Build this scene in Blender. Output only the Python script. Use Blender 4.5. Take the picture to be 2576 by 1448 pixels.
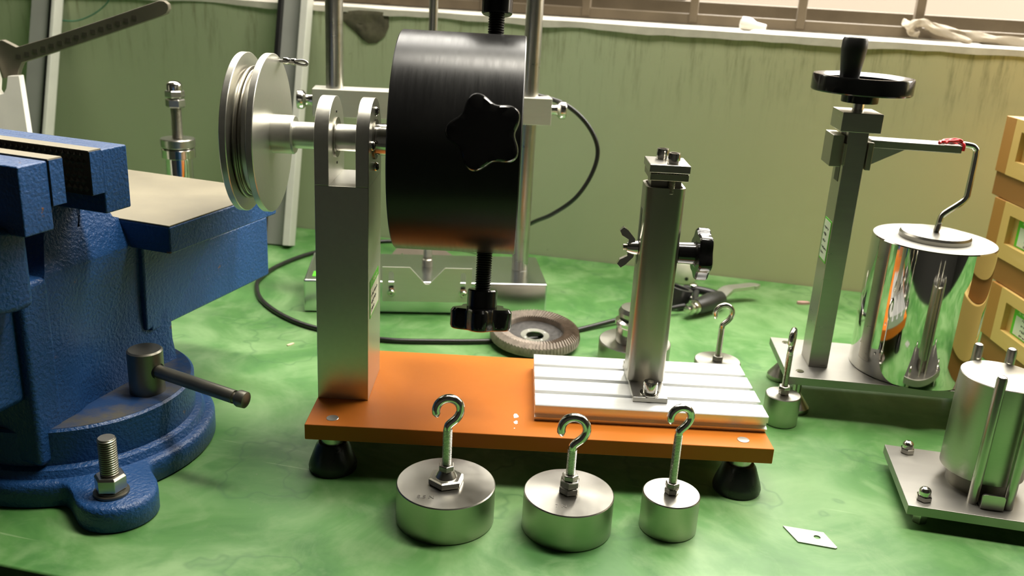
import bpy, bmesh, math, random
from math import sin, cos, pi, radians, hypot, atan2, sqrt
from mathutils import Matrix, Vector
random.seed(4)
for o in list(bpy.data.objects): bpy.data.objects.remove(o, do_unlink=True)
SC = bpy.context.scene
COL = SC.collection
IDM = Matrix.Identity(4)

# ---------------------------------------------------------------- camera
F_PX, PITCH, ROLL, CAM_H = 2278.1, 0.3271, 0.0562, 0.3586
CP, SP, CR, SR = cos(PITCH), sin(PITCH), cos(ROLL), sin(ROLL)
cam = bpy.data.cameras.new('camera')
cam.sensor_width = 36.0
cam.lens = F_PX / 2576 * 36.0
cam.clip_start = 0.01
cam.dof.use_dof = True
cam.dof.focus_distance = 0.66
cam.dof.aperture_fstop = 10.0
camo = bpy.data.objects.new('camera', cam)
COL.objects.link(camo)
fwd = Vector((0, CP, -SP)); up0 = Vector((0, SP, CP)); rt0 = Vector((1, 0, 0))
rt = rt0 * CR + up0 * SR          # image right
up = up0 * CR - rt0 * SR          # image up
M = Matrix((rt, up, -fwd)).transposed().to_4x4()
M.translation = (0, 0, CAM_H)
camo.matrix_world = M
SC.camera = camo

def ray(u, v):
    x = (u - 1288) / F_PX; y = (v - 724) / F_PX
    a = CR * x + SR * y; b = -SR * x + CR * y
    return Vector((a, CP - b * SP, -SP - b * CP))
def gz(u, v, z=0.0):
    d = ray(u, v); return Vector((0, 0, CAM_H)) + d * ((z - CAM_H) / d.z)
def gy(u, v, y):
    d = ray(u, v); return Vector((0, 0, CAM_H)) + d * (y / d.y)

# ---------------------------------------------------------------- light
W_YAW = 0.2022
WE = Vector((cos(W_YAW), -sin(W_YAW), 0))        # along the back wall, to the right
WN = Vector((-sin(W_YAW), -cos(W_YAW), 0))       # out of the back wall, into the room
W0 = Vector((0, 1.2155, 0))
def WP(s, n, z): return W0 + WE * s + WN * n + Vector((0, 0, z))
def wallhit(u, v, n):
    d = ray(u, v); o = Vector((0, 0, CAM_H)); p0 = W0 + WN * n
    t = (p0 - o).dot(WN) / d.dot(WN); p = o + d * t
    return (p - W0).dot(WE), p.z

world = bpy.data.worlds.new('sky'); SC.world = world; world.use_nodes = True
bg = world.node_tree.nodes['Background']
bg.inputs[0].default_value = (1.0, 0.95, 0.86, 1); bg.inputs[1].default_value = 15.0

def area(name, loc, target, sx, sy, power, color, portal=False):
    l = bpy.data.lights.new(name, 'AREA'); l.shape = 'RECTANGLE'; l.size = sx; l.size_y = sy
    l.energy = power; l.color = color
    o = bpy.data.objects.new(name, l); COL.objects.link(o); o.location = loc
    d = (Vector(target) - Vector(loc)).normalized()
    o.rotation_euler = d.to_track_quat('-Z', 'Y').to_euler()
    if portal: l.cycles.is_portal = True
    return o
WS0, WS1, SILL, WTOP = -1.3, 1.7, 0.314, 1.55
area('window_portal', WP((WS0 + WS1) / 2, -0.24, (SILL + WTOP) / 2), WP((WS0 + WS1) / 2, 1, (SILL + WTOP) / 2), WS1 - WS0, WTOP - SILL, 1, (1, 1, 1), True)
cl = area('ceiling_light', (0.36, 0.82, 1.7), (0.36, 0.82, 0), 1.2, 0.24, 46.0, (1.0, 0.94, 0.82))
cl.rotation_euler = (0, 0, -W_YAW)      # tube fitting hung parallel to the window wall

vs = SC.view_settings
vs.view_transform = 'Standard'; vs.look = 'None'; vs.gamma = 1.0; vs.use_curve_mapping = False
vs.exposure = 0.0

# ---------------------------------------------------------------- materials
MATS = {}
def srgb(r, g, b):
    f = lambda c: (c / 255) / 12.92 if c / 255 <= 0.04045 else ((c / 255 + 0.055) / 1.055) ** 2.4
    return (f(r), f(g), f(b), 1)
class NT:
    def __init__(s, name):
        s.m = bpy.data.materials.new(name); s.m.use_nodes = True
        s.t = s.m.node_tree; s.n = s.t.nodes
        s.b = s.n['Principled BSDF']; s.co = s.n.new('ShaderNodeTexCoord')
        MATS[name] = s.m
    def link(s, a, b): s.t.links.new(a, b)
    def mapping(s, scale=(1, 1, 1), loc=(0, 0, 0), src='Object'):
        m = s.n.new('ShaderNodeMapping'); m.inputs['Scale'].default_value = scale; m.inputs['Location'].default_value = loc
        s.link(s.co.outputs[src], m.inputs[0]); return m.outputs[0]
    def noise(s, scale, detail=4, rough=0.55, vec=None, dist=0.0):
        n = s.n.new('ShaderNodeTexNoise'); n.inputs['Scale'].default_value = scale; n.inputs['Detail'].default_value = detail
        n.inputs['Roughness'].default_value = rough; n.inputs['Distortion'].default_value = dist
        s.link(vec if vec is not None else s.co.outputs['Object'], n.inputs['Vector']); return n.outputs[0]
    def ramp(s, fac, stops):
        r = s.n.new('ShaderNodeValToRGB'); e = r.color_ramp.elements
        while len(e) < len(stops): e.new(0.5)
        for el, (p, c) in zip(e, stops):
            el.position = p; el.color = c if len(c) == 4 else (*c, 1)
        s.link(fac, r.inputs[0]); return r.outputs[0]
    def mix(s, fac, a, b):
        m = s.n.new('ShaderNodeMix'); m.data_type = 'RGBA'
        for v, i in ((fac, 0), (a, 6), (b, 7)):
            if hasattr(v, 'links') or hasattr(v, 'is_linked'): s.link(v, m.inputs[i])
            else: m.inputs[i].default_value = v
        return m.outputs[2]
    def bump(s, h, strength=0.2, dist=0.001):
        b = s.n.new('ShaderNodeBump'); b.inputs['Strength'].default_value = strength; b.inputs['Distance'].default_value = dist
        s.link(h, b.inputs['Height']); s.link(b.outputs[0], s.b.inputs['Normal']); return b
    def set(s, col=None, metal=0, rough=0.5, spec=0.5):
        if col is not None:
            if hasattr(col, 'is_linked'): s.link(col, s.b.inputs['Base Color'])
            else: s.b.inputs['Base Color'].default_value = col
        s.b.inputs['Metallic'].default_value = metal
        if hasattr(rough, 'is_linked'): s.link(rough, s.b.inputs['Roughness'])
        else: s.b.inputs['Roughness'].default_value = rough
        s.b.inputs['Specular IOR Level'].default_value = spec
        return s.m
G = lambda v: (v, v, v, 1)

def simple(name, col, metal=0, rough=0.5, var=0.12, scale=60, spec=0.5, rvar=0.08, stretch=(1, 1, 1), bump=0):
    t = NT(name); v = t.mapping(stretch)
    if metal > 0.5: var *= 0.5; rvar *= 0.45
    n = t.noise(scale, 5, 0.6, v)
    lo = tuple(c * (1 - var) for c in col[:3]) + (1,); hi = tuple(min(1, c * (1 + var)) for c in col[:3]) + (1,)
    c = t.ramp(n, [(0.3, lo), (0.7, hi)])
    r = t.ramp(n, [(0.25, G(max(0.02, rough - rvar))), (0.75, G(min(1, rough + rvar)))])
    if bump: t.bump(n, bump, 0.0006)
    return t.set(c, metal, r, spec)

simple('steel', (0.50, 0.485, 0.44, 1), 1.0, 0.30, 0.06, 30, stretch=(1, 1, 8))
simple('steel_turned', (0.46, 0.445, 0.40, 1), 1.0, 0.34, 0.05, 120, stretch=(1, 1, 6))
_m = MATS['steel_turned']; _t = _m.node_tree; _tg = _t.nodes.new('ShaderNodeTangent'); _tg.direction_type = 'RADIAL'; _tg.axis = 'Z'
_t.links.new(_tg.outputs[0], _t.nodes['Principled BSDF'].inputs['Tangent']); _t.nodes['Principled BSDF'].inputs['Anisotropic'].default_value = 0.65
simple('steel_plate', (0.36, 0.35, 0.32, 1), 1.0, 0.46, 0.08, 22, stretch=(1, 6, 6))
simple('steel_tube', (0.42, 0.40, 0.34, 1), 1.0, 0.34, 0.10, 14, stretch=(2, 2, 0.6), rvar=0.06)
simple('steel_bright', (0.68, 0.66, 0.61, 1), 1.0, 0.16, 0.04, 50)
simple('steel_polished', (0.74, 0.73, 0.70, 1), 1.0, 0.045, 0.03, 20, rvar=0.02)
simple('steel_dark', (0.22, 0.21, 0.17, 1), 0.9, 0.40, 0.2, 40)
simple('thread_steel', (0.36, 0.34, 0.29, 1), 1.0, 0.36, 0.1, 60)
simple('thread_black', (0.035, 0.034, 0.03, 1), 0.8, 0.38, 0.2, 60)
simple('aluminium', (0.66, 0.65, 0.59, 1), 1.0, 0.36, 0.05, 260, rvar=0.05)
simple('aluminium_bar', (0.66, 0.65, 0.58, 1), 0.8, 0.50, 0.06, 90, stretch=(0.3, 4, 4))
simple('aluminium_rail', (0.82, 0.83, 0.82, 1), 0.75, 0.36, 0.04, 60, stretch=(0.15, 6, 6))
simple('zinc_sheet', (0.70, 0.73, 0.72, 1), 1.0, 0.22, 0.10, 16, rvar=0.08)
simple('black_plastic', (0.006, 0.006, 0.006, 1), 0, 0.14, 0.2, 80, rvar=0.05)
simple('black_satin', (0.012, 0.012, 0.012, 1), 0, 0.38, 0.2, 80)
simple('black_rubber', (0.012, 0.013, 0.013, 1), 0, 0.30, 0.2, 60)
simple('cable_black', (0.014, 0.014, 0.013, 1), 0, 0.34, 0.2, 60)
simple('white_paint', (0.62, 0.62, 0.56, 1), 0, 0.45, 0.05, 30)
simple('grey_paint', (0.30, 0.31, 0.28, 1), 0.2, 0.5, 0.05, 14)
simple('cream_plastic', (0.75, 0.73, 0.62, 1), 0, 0.5, 0.04, 60)
simple('chip_wood', (0.75, 0.60, 0.42, 1), 0, 0.7, 0.1, 80)
simple('pink_chip', (0.50, 0.30, 0.27, 1), 0, 0.8, 0.15, 80)
simple('red_cord', (0.62, 0.012, 0.018, 1), 0, 0.4, 0.2, 200)
simple('label_green', srgb(90, 190, 40), 0, 0.5, 0.04, 60)
simple('label_paper', (0.60, 0.66, 0.52, 1), 0, 0.6, 0.04, 60)
simple('ink', (0.06, 0.07, 0.06, 1), 0, 0.7, 0.1, 60)
simple('ink_pale', (0.60, 0.75, 0.45, 1), 0, 0.7, 0.05, 60)
simple('green_wire', (0.05, 0.22, 0.14, 1), 0, 0.4, 0.1, 60)
simple('cloth', (0.30, 0.26, 0.20, 1), 0, 0.9, 0.12, 40, bump=0.5)
simple('grille_paint', (0.120, 0.092, 0.058, 1), 0.1, 0.55, 0.15, 30)
simple('shutter_wood', (0.045, 0.030, 0.017, 1), 0, 0.7, 0.3, 12, stretch=(1, 1, 6))
simple('bottle_white', (0.8, 0.78, 0.74, 1), 0, 0.35, 0.03, 30)
simple('exterior_render', (0.147, 0.125, 0.104, 1), 0, 0.9, 0.04, 2)
simple('room_wall', (0.03, 0.03, 0.025, 1), 0, 0.8, 0.1, 2)
simple('room_ceiling', (0.10, 0.10, 0.09, 1), 0, 0.9, 0.05, 2)
simple('room_floor', (0.025, 0.025, 0.022, 1), 0, 0.7, 0.15, 4)
simple('stamp_shadow', (0.22, 0.21, 0.19, 1), 1.0, 0.5, 0.05, 60)
simple('machined_tan', (0.25, 0.22, 0.15, 1), 0.1, 0.58, 0.16, 18, bump=0.06)
simple('jaw_steel', (0.045, 0.042, 0.034, 1), 0.7, 0.45, 0.3, 50)
simple('abrasive', (0.29, 0.245, 0.205, 1), 0, 0.9, 0.25, 160, bump=0.6)
simple('fibreglass', (0.055, 0.05, 0.047, 1), 0, 0.55, 0.5, 220, bump=1.0)
simple('slider_steel', (0.40, 0.38, 0.32, 1), 1.0, 0.38, 0.1, 60)
simple('brake_alloy', (0.60, 0.58, 0.55, 1), 0.9, 0.35, 0.06, 60)
simple('brake_black', (0.03, 0.03, 0.03, 1), 0.2, 0.35, 0.2, 60)
simple('blade_steel', (0.42, 0.42, 0.39, 1), 0.35, 0.42, 0.06, 300)
simple('steel_dull', (0.20, 0.18, 0.135, 1), 0.5, 0.5, 0.12, 30)
simple('pale_metal', (0.80, 0.78, 0.70, 1), 0.0, 0.5, 0.05, 20)
simple('scale_ink', (0.09, 0.08, 0.06, 1), 0.3, 0.6, 0.1, 60)
simple('dusty_steel', (0.24, 0.235, 0.21, 1), 0.6, 0.62, 0.15, 60)
simple('cork_plate', (0.26, 0.21, 0.17, 1), 0.2, 0.5, 0.1, 30)

# drum: satin black plastic with fine scratches
t = NT('drum_black')
v = t.mapping((40, 3, 3)); n = t.noise(8, 6, 0.7, v); n2 = t.noise(26, 8, 0.7)
c = t.ramp(n2, [(0.45, (0.010, 0.010, 0.010, 1)), (0.72, (0.016, 0.016, 0.015, 1)), (0.80, (0.05, 0.05, 0.048, 1))])
r = t.ramp(n, [(0.3, G(0.28)), (0.7, G(0.37))]); t.set(c, 0, r, 0.33)
# blue cast-iron paint with hammered relief, rust on worn spots
t = NT('vise_blue')
n = t.noise(420, 3, 0.5); n2 = t.noise(42, 8, 0.7); n3 = t.noise(9, 3)
c = t.ramp(n3, [(0.3, (0.008, 0.046, 0.150, 1)), (0.7, (0.014, 0.070, 0.215, 1))])
rust = t.ramp(n2, [(0.665, G(0)), (0.69, G(1))])
c = t.mix(rust, c, (0.17, 0.075, 0.025, 1))
t.bump(n, 0.6, 0.0016); t.set(c, 0, 0.38, 0.5)
t = NT('vise_blue_dusty')
n = t.noise(260, 3, 0.5); n2 = t.noise(24, 6, 0.65)
c = t.ramp(n2, [(0.40, (0.010, 0.042, 0.13, 1)), (0.60, (0.085, 0.080, 0.066, 1))])
t.bump(n, 0.25, 0.001); t.set(c, 0, 0.5, 0.4)
# orange bakelite
t = NT('bakelite_orange')
n = t.noise(30, 6, 0.65); n2 = t.noise(5, 3)
c = t.ramp(n2, [(0.3, (0.42, 0.115, 0.010, 1)), (0.7, (0.50, 0.150, 0.014, 1))])
r = t.ramp(n, [(0.3, G(0.46)), (0.7, G(0.56))]); t.set(c, 0, r, 0.2)
# green bench top: blotches, scuffs, lighter yellow-green round the vise
t = NT('bench_green')
n1 = t.noise(7, 5, 0.6, None, 1.2); n2 = t.noise(26, 6, 0.65, None, 0.8); n3 = t.noise(120, 4, 0.6)
c = t.ramp(n1, [(0.30, (0.035, 0.135, 0.028, 1)), (0.48, (0.075, 0.205, 0.050, 1)), (0.66, (0.175, 0.315, 0.125, 1))])
f = t.ramp(n2, [(0.50, G(0)), (0.75, G(0.5))]); c = t.mix(f, c, (0.21, 0.33, 0.15, 1))
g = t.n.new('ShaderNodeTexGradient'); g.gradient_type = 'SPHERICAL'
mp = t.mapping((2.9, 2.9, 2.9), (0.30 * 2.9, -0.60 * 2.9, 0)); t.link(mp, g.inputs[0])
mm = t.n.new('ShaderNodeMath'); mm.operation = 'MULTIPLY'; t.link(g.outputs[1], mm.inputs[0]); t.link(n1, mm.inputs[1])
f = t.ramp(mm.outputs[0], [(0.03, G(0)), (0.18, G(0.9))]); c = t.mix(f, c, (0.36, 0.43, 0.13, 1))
f = t.ramp(n3, [(0.70, G(0)), (0.78, G(0.5))]); c = t.mix(f, c, (0.30, 0.27, 0.22, 1))
sc = t.noise(5, 2, 0.5, t.mapping((1.4, 30, 1), (3, 1, 0)), 0.4)
f = t.ramp(sc, [(0.72, G(0)), (0.76, G(0.35))]); c = t.mix(f, c, (0.33, 0.45, 0.25, 1))
edge = t.ramp(t.noise(5.5, 4, 0.6, t.mapping((1, 1, 1), (7, 3, 0))), [(0.560, G(0)), (0.570, G(0.45)), (0.580, G(0))])
c = t.mix(edge, c, (0.035, 0.12, 0.035, 1))
r = t.ramp(n2, [(0.3, G(0.42)), (0.7, G(0.54))]); t.bump(n2, 0.04, 0.001); t.set(c, 0, r, 0.5)
# back wall: pale green distemper with grime runs, warmer yellow to the right
t = NT('wall_green')
n1 = t.noise(2.2, 5, 0.6); n2 = t.noise(6, 6, 0.75, t.mapping((16, 16, 1.6))); n3 = t.noise(34, 5, 0.7)
c = t.ramp(n1, [(0.3, (0.370, 0.425, 0.260, 1)), (0.7, (0.440, 0.490, 0.315, 1))])
sx = t.n.new('ShaderNodeSeparateXYZ'); t.link(t.co.outputs['Object'], sx.inputs[0])
ry = t.ramp(sx.outputs['X'], [(0.08, G(0)), (0.60, G(0.8))]); c = t.mix(ry, c, (0.60, 0.52, 0.29, 1))
run = t.ramp(n2, [(0.50, G(0)), (0.70, G(1))]); zt = t.ramp(sx.outputs['Z'], [(0.19, G(0)), (0.31, G(0.75))])
mm = t.n.new('ShaderNodeMath'); mm.operation = 'MULTIPLY'; t.link(run, mm.inputs[0]); t.link(zt, mm.inputs[1])
c = t.mix(mm.outputs[0], c, (0.13, 0.12, 0.06, 1))
sp = t.ramp(n3, [(0.70, G(0)), (0.76, G(0.6))]); c = t.mix(sp, c, (0.10, 0.085, 0.05, 1))
t.bump(n3, 0.12, 0.002); t.set(c, 0, 0.8, 0.3)
simple('sill_plaster', (0.62, 0.58, 0.50, 1), 0, 0.9, 0.15, 30, bump=0.5)
simple('bare_mortar', (0.105, 0.095, 0.060, 1), 0, 0.95, 0.45, 45, bump=1.0)
# woods
def wood(name, a, b, ring=26, axis=(1, 14, 14)):
    t = NT(name); v = t.mapping(axis)
    w = t.n.new('ShaderNodeTexWave'); w.inputs['Scale'].default_value = ring; w.inputs['Distortion'].default_value = 3; w.inputs['Detail'].default_value = 3
    t.link(v, w.inputs[0]); c = t.ramp(w.outputs[0], [(0.2, a), (0.8, b)]); t.set(c, 0, 0.55, 0.4)
wood('pine', (0.56, 0.38, 0.12, 1), (0.66, 0.48, 0.19, 1), 4, (2, 1, 10))
wood('pine_end', (0.36, 0.17, 0.035, 1), (0.52, 0.29, 0.08, 1), 30, (1, 3, 0.5))
wood('pine_brown', (0.26, 0.115, 0.025, 1), (0.38, 0.19, 0.05, 1), 5, (2, 1, 8))

# ---------------------------------------------------------------- mesh helpers
class MB:
    def __init__(s): s.v = []; s.f = []; s.x = IDM
    def at(s, m): s.x = m; return s
    def add(s, vs, fs):
        o = len(s.v); s.v += [s.x @ Vector(p) for p in vs]; s.f += [[i + o for i in f] for f in fs]; return s
    def box(s, x0, x1, y0, y1, z0, z1):
        vs = [(x, y, z) for z in (z0, z1) for y in (y0, y1) for x in (x0, x1)]
        return s.add(vs, [(0, 2, 3, 1), (4, 5, 7, 6), (0, 1, 5, 4), (2, 6, 7, 3), (0, 4, 6, 2), (1, 3, 7, 5)])
    def lathe(s, prof, n=48, loop=False, off=0.0):
        vs = []; fs = []; k = len(prof)
        for r, h in prof:
            for i in range(n):
                a = 2 * pi * i / n + off; vs.append((r * cos(a), r * sin(a), h))
        for j in range(k if loop else k - 1):
            j2 = (j + 1) % k
            for i in range(n):
                i2 = (i + 1) % n; fs.append((j * n + i, j * n + i2, j2 * n + i2, j2 * n + i))
        if not loop:
            fs.append(tuple(range(n))[::-1]); fs.append(tuple((k - 1) * n + i for i in range(n)))
        return s.add(vs, fs)
    def cyl(s, r, z0, z1, n=32, c=0.0):
        if c: return s.lathe([(r - c, z0), (r, z0 + c), (r, z1 - c), (r - c, z1)], n)
        return s.lathe([(r, z0), (r, z1)], n)
    def prism(s, poly, z0, z1):
        n = len(poly); vs = [(x, y, z0) for x, y in poly] + [(x, y, z1) for x, y in poly]
        return s.add(vs, [tuple(range(n))[::-1], tuple(range(n, 2 * n))] + [(i, (i + 1) % n, n + (i + 1) % n, n + i) for i in range(n)])
    def sweep(s, pts, r, n=12, closed=False):
        pts = [Vector(p) for p in pts]; k = len(pts); rs = r if isinstance(r, (list, tuple)) else [r] * k
        vs = []; fs = []; ref = None
        for j, p in enumerate(pts):
            if closed: d = pts[(j + 1) % k] - pts[j - 1]
            else: d = pts[min(j + 1, k - 1)] - pts[max(j - 1, 0)]
            d.normalize()
            if ref is None:
                ref = Vector((0, 0, 1)) if abs(d.z) < 0.9 else Vector((1, 0, 0))
                ref = (ref - d * ref.dot(d)).normalized()
            else: ref = (ref - d * ref.dot(d)).normalized()
            b = d.cross(ref)
            for i in range(n):
                a = 2 * pi * i / n; vs.append(p + (ref * cos(a) + b * sin(a)) * rs[j])
        for j in range(k if closed else k - 1):
            j2 = (j + 1) % k
            for i in range(n):
                i2 = (i + 1) % n; fs.append((j * n + i, j * n + i2, j2 * n + i2, j2 * n + i))
        if not closed:
            fs.append(tuple(range(n))[::-1]); fs.append(tuple((k - 1) * n + i for i in range(n)))
        return s.add(vs, fs)
    def hexnut(s, af, z0, z1, rot=0.0):
        r = af / 2 / cos(pi / 6); c = (z1 - z0) * 0.14
        return s.lathe([(r * 0.88, z0), (r, z0 + c), (r, z1 - c), (r * 0.88, z1)], 6, off=rot)
    def thread(s, r, z0, z1, pitch, n=20):
        pr = [(r * 0.86, z0)]; k = max(1, int(round((z1 - z0) / pitch))); p = (z1 - z0) / k
        for i in range(k): pr += [(r, z0 + (i + 0.35) * p), (r, z0 + (i + 0.65) * p), (r * 0.86, z0 + (i + 1) * p)]
        return s.lathe(pr, n)
    def dome(s, r, z0, h, n=24):
        return s.lathe([(r * cos(a), z0 + h * sin(a)) for a in [pi / 2 * i / 8 for i in range(8)]] + [(r * 0.02, z0 + h)], n)
    def acorn(s, af, z0, rot=0.3):
        s.hexnut(af, z0, z0 + af * 0.45, rot); rr = af * 0.44
        return s.lathe([(rr, z0 + af * 0.40), (rr, z0 + af * 0.72)] + [(rr * cos(a), z0 + af * 0.72 + rr * 0.85 * sin(a)) for a in [pi / 2 * i / 6 for i in range(1, 6)]] + [(rr * 0.03, z0 + af * 0.72 + rr * 0.85)], 24)
    def star(s, R, z0, z1, lobes=5, amp=0.15, n=70, phase=0.0):
        T = z1 - z0; rings = [(0.93, z0), (1.0, z0 + T * 0.14), (1.0, z1 - T * 0.18), (0.965, z1 - T * 0.05), (0.91, z1), (0.6, z1 + T * 0.05), (0.3, z1 + T * 0.09)]
        vs = []; fs = []
        for sc, z in rings:
            for i in range(n):
                a = 2 * pi * i / n; q = R * (1 - amp + amp * cos(lobes * (a + phase)))
                if sc < 0.7: q = R * (1 - amp) * 1.0
                vs.append((q * sc * cos(a), q * sc * sin(a), z))
        for j in range(len(rings) - 1):
            for i in range(n):
                i2 = (i + 1) % n; fs.append((j * n + i, j * n + i2, (j + 1) * n + i2, (j + 1) * n + i))
        fs.append(tuple(range(n))[::-1]); fs.append(tuple((len(rings) - 1) * n + i for i in range(n)))
        return s.add(vs, fs)

def frame(o, zdir, xh=(0, 0, 1)):
    zz = Vector(zdir).normalized(); xh = Vector(xh)
    if abs(zz.dot(xh.normalized())) > 0.98: xh = Vector((1, 0, 0))
    xx = (xh - zz * xh.dot(zz)).normalized(); yy = zz.cross(xx)
    m = Matrix((xx, yy, zz)).transposed().to_4x4(); m.translation = Vector(o); return m
T = lambda x, y, z=0: Matrix.Translation((x, y, z))
RZ = lambda a: Matrix.Rotation(a, 4, 'Z')

def obj(name, mb, mat, parent=None, bevel=0.0, smooth=38, seg=2):
    me = bpy.data.meshes.new(name); me.from_pydata([tuple(p) for p in mb.v], [], mb.f)
    bm = bmesh.new(); bm.from_mesh(me); bmesh.ops.recalc_face_normals(bm, faces=bm.faces); bm.to_mesh(me); bm.free()
    me.materials.append(MATS[mat]); me.shade_smooth(); me.set_sharp_from_angle(angle=radians(smooth))
    o = bpy.data.objects.new(name, me); COL.objects.link(o)
    if parent is not None: o.parent = parent
    if bevel:
        b = o.modifiers.new('bevel', 'BEVEL'); b.width = bevel; b.segments = seg; b.limit_method = 'ANGLE'; b.angle_limit = radians(40); b.harden_normals = True
    return o
def tag(o, label=None, cat=None, group=None, kind=None):
    if label: o['label'] = label
    if cat: o['category'] = cat
    if group: o['group'] = group
    if kind: o['kind'] = kind
    return o
def thing(name, label, cat, loc=(0, 0, 0), rotz=0.0, group=None):
    o = bpy.data.objects.new(name, None); COL.objects.link(o); o.location = loc; o.rotation_euler = (0, 0, rotz); o.empty_display_size = 0.01
    return tag(o, label, cat, group)
def struct(name, mb, mat, bevel=0.0, parent=None):
    o = obj(name, mb, mat, parent, bevel)
    if parent is None: o['kind'] = 'structure'
    return o
def arc(cx, cy, r, a0, a1, n): return [(cx + r * cos(a0 + (a1 - a0) * i / n), cy + r * sin(a0 + (a1 - a0) * i / n)) for i in range(n + 1)]
def rrect(x0, x1, y0, y1, r, n=4):
    return arc(x1 - r, y1 - r, r, 0, pi / 2, n) + arc(x0 + r, y1 - r, r, pi / 2, pi, n) + arc(x0 + r, y0 + r, r, pi, 1.5 * pi, n) + arc(x1 - r, y0 + r, r, 1.5 * pi, 2 * pi, n)
def smooth_path(pts, k=6):
    pts = [Vector(p) for p in pts]; out = []
    for i in range(len(pts) - 1):
        p0 = pts[max(i - 1, 0)]; p1 = pts[i]; p2 = pts[i + 1]; p3 = pts[min(i + 2, len(pts) - 1)]
        for j in range(k):
            t = j / k
            out.append(0.5 * ((2 * p1) + (p2 - p0) * t + (2 * p0 - 5 * p1 + 4 * p2 - p3) * t * t + (3 * p1 - p0 - 3 * p2 + p3) * t ** 3))
    out.append(pts[-1]); return out
def text_mb(s, size, depth):
    cu = bpy.data.curves.new('t', 'FONT'); cu.body = s; cu.size = size; cu.extrude = depth; cu.align_x = 'CENTER'; cu.align_y = 'CENTER'; cu.resolution_u = 2
    o = bpy.data.objects.new('t', cu); COL.objects.link(o); bpy.context.view_layer.update()
    me = bpy.data.meshes.new_from_object(o.evaluated_get(bpy.context.evaluated_depsgraph_get()))
    mb = MB(); mb.v = [v.co.copy() for v in me.vertices]; mb.f = [list(p.vertices) for p in me.polygons]
    bpy.data.objects.remove(o); bpy.data.curves.remove(cu); bpy.data.meshes.remove(me); return mb
def xform(mb, m): mb.v = [m @ v for v in mb.v]; return mb

# ================================================================ SETTING
WM = Matrix((WE, -WN, Vector((0, 0, 1)))).transposed().to_4x4(); WM.translation = W0     # x along wall, y outwards (away from room), z up
def wobj(name, mb, mat, bevel=0.0, kind=True, parent=None):
    o = obj(name, mb, mat, parent, bevel)
    if parent is None:
        o.matrix_world = WM
        if kind: o['kind'] = 'structure'
    return o
TH = 0.22
m = MB()
m.box(-2.0, 2.3, 0, TH, -0.78, SILL - 0.006)
m.box(-2.0, WS0, 0, TH, SILL - 0.006, 2.0); m.box(WS1, 2.3, 0, TH, SILL - 0.006, 2.0); m.box(WS0, WS1, 0, TH, WTOP, 2.0)
wall_back = wobj('wall_back', m, 'wall_green')
# rough plaster sill with a ragged front lip
m = MB(); N = 140; vs = []; fs = []
random.seed(11); jag = [0.0]
for i in range(N + 1):
    jag.append(max(-0.004, min(0.004, jag[-1] * 0.8 + random.uniform(-0.0014, 0.0014))))
for i in range(N + 1):
    x = WS0 + (WS1 - WS0) * i / N; j = jag[i]
    vs += [(x, -0.0015 + j * 0.3, SILL - 0.009 + j), (x, -0.0015 + j * 0.3, SILL - 0.001 + j * 0.2), (x, 0.010, SILL), (x, TH, SILL)]
    if i:
        for k in range(3): a = (i - 1) * 4 + k; fs.append((a, a + 4, a + 5, a + 1))
m.add(vs, fs); wobj('window_sill_plaster', m, 'sill_plaster', parent=wall_back)
# bare mortar patch where plaster has broken off
def wp2(u, v): s, z = wallhit(u, v, 0.0); return s, z
pp = [(862, 26), (900, 24), (940, 22), (972, 26), (979, 45), (979, 68), (968, 92), (948, 108), (928, 110), (912, 100), (893, 80), (872, 62), (862, 50)]
poly = [wp2(*p) for p in pp]; cxp = sum(p[0] for p in poly) / len(poly); czp = sum(p[1] for p in poly) / len(poly)
vs = []; fs = []
K = 5
for k in range(K):
    f = 1 - k / K
    for p in poly: vs.append((cxp + (p[0] - cxp) * f, -0.0006 - random.uniform(0, 0.0016) * (0 if k == 0 else 1), czp + (p[1] - czp) * f))
n = len(poly)
for k in range(K - 1):
    for i in range(n): fs.append((k * n + i, k * n + (i + 1) % n, (k + 1) * n + (i + 1) % n, (k + 1) * n + i))
fs.append(tuple((K - 1) * n + i for i in range(n)))
wobj('mortar_patch', MB().add(vs, fs), 'bare_mortar', parent=wall_back)
# room shell
wobj('wall_left', MB().box(-2.1, -2.0, -3.2, TH, -0.78, 2.0), 'room_wall')
wobj('wall_right', MB().box(2.3, 2.4, -3.2, TH, -0.78, 2.0), 'room_wall')
wobj('wall_front', MB().box(-2.1, 2.4, -3.3, -3.2, -0.78, 2.0), 'room_wall')
wobj('floor', MB().box(-2.1, 2.4, -3.3, TH, -0.83, -0.78), 'room_floor')
wobj('ceiling', MB().box(-2.1, 2.4, -3.3, TH, 2.0, 2.05), 'room_ceiling')
wobj('ground_outside', MB().box(-9, 10, TH, 12, -1.6, -1.5), 'room_floor')
wobj('wall_outside', MB().box(-6, 7, 2.0, 2.2, -1.5, 1.05), 'exterior_render')
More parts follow.
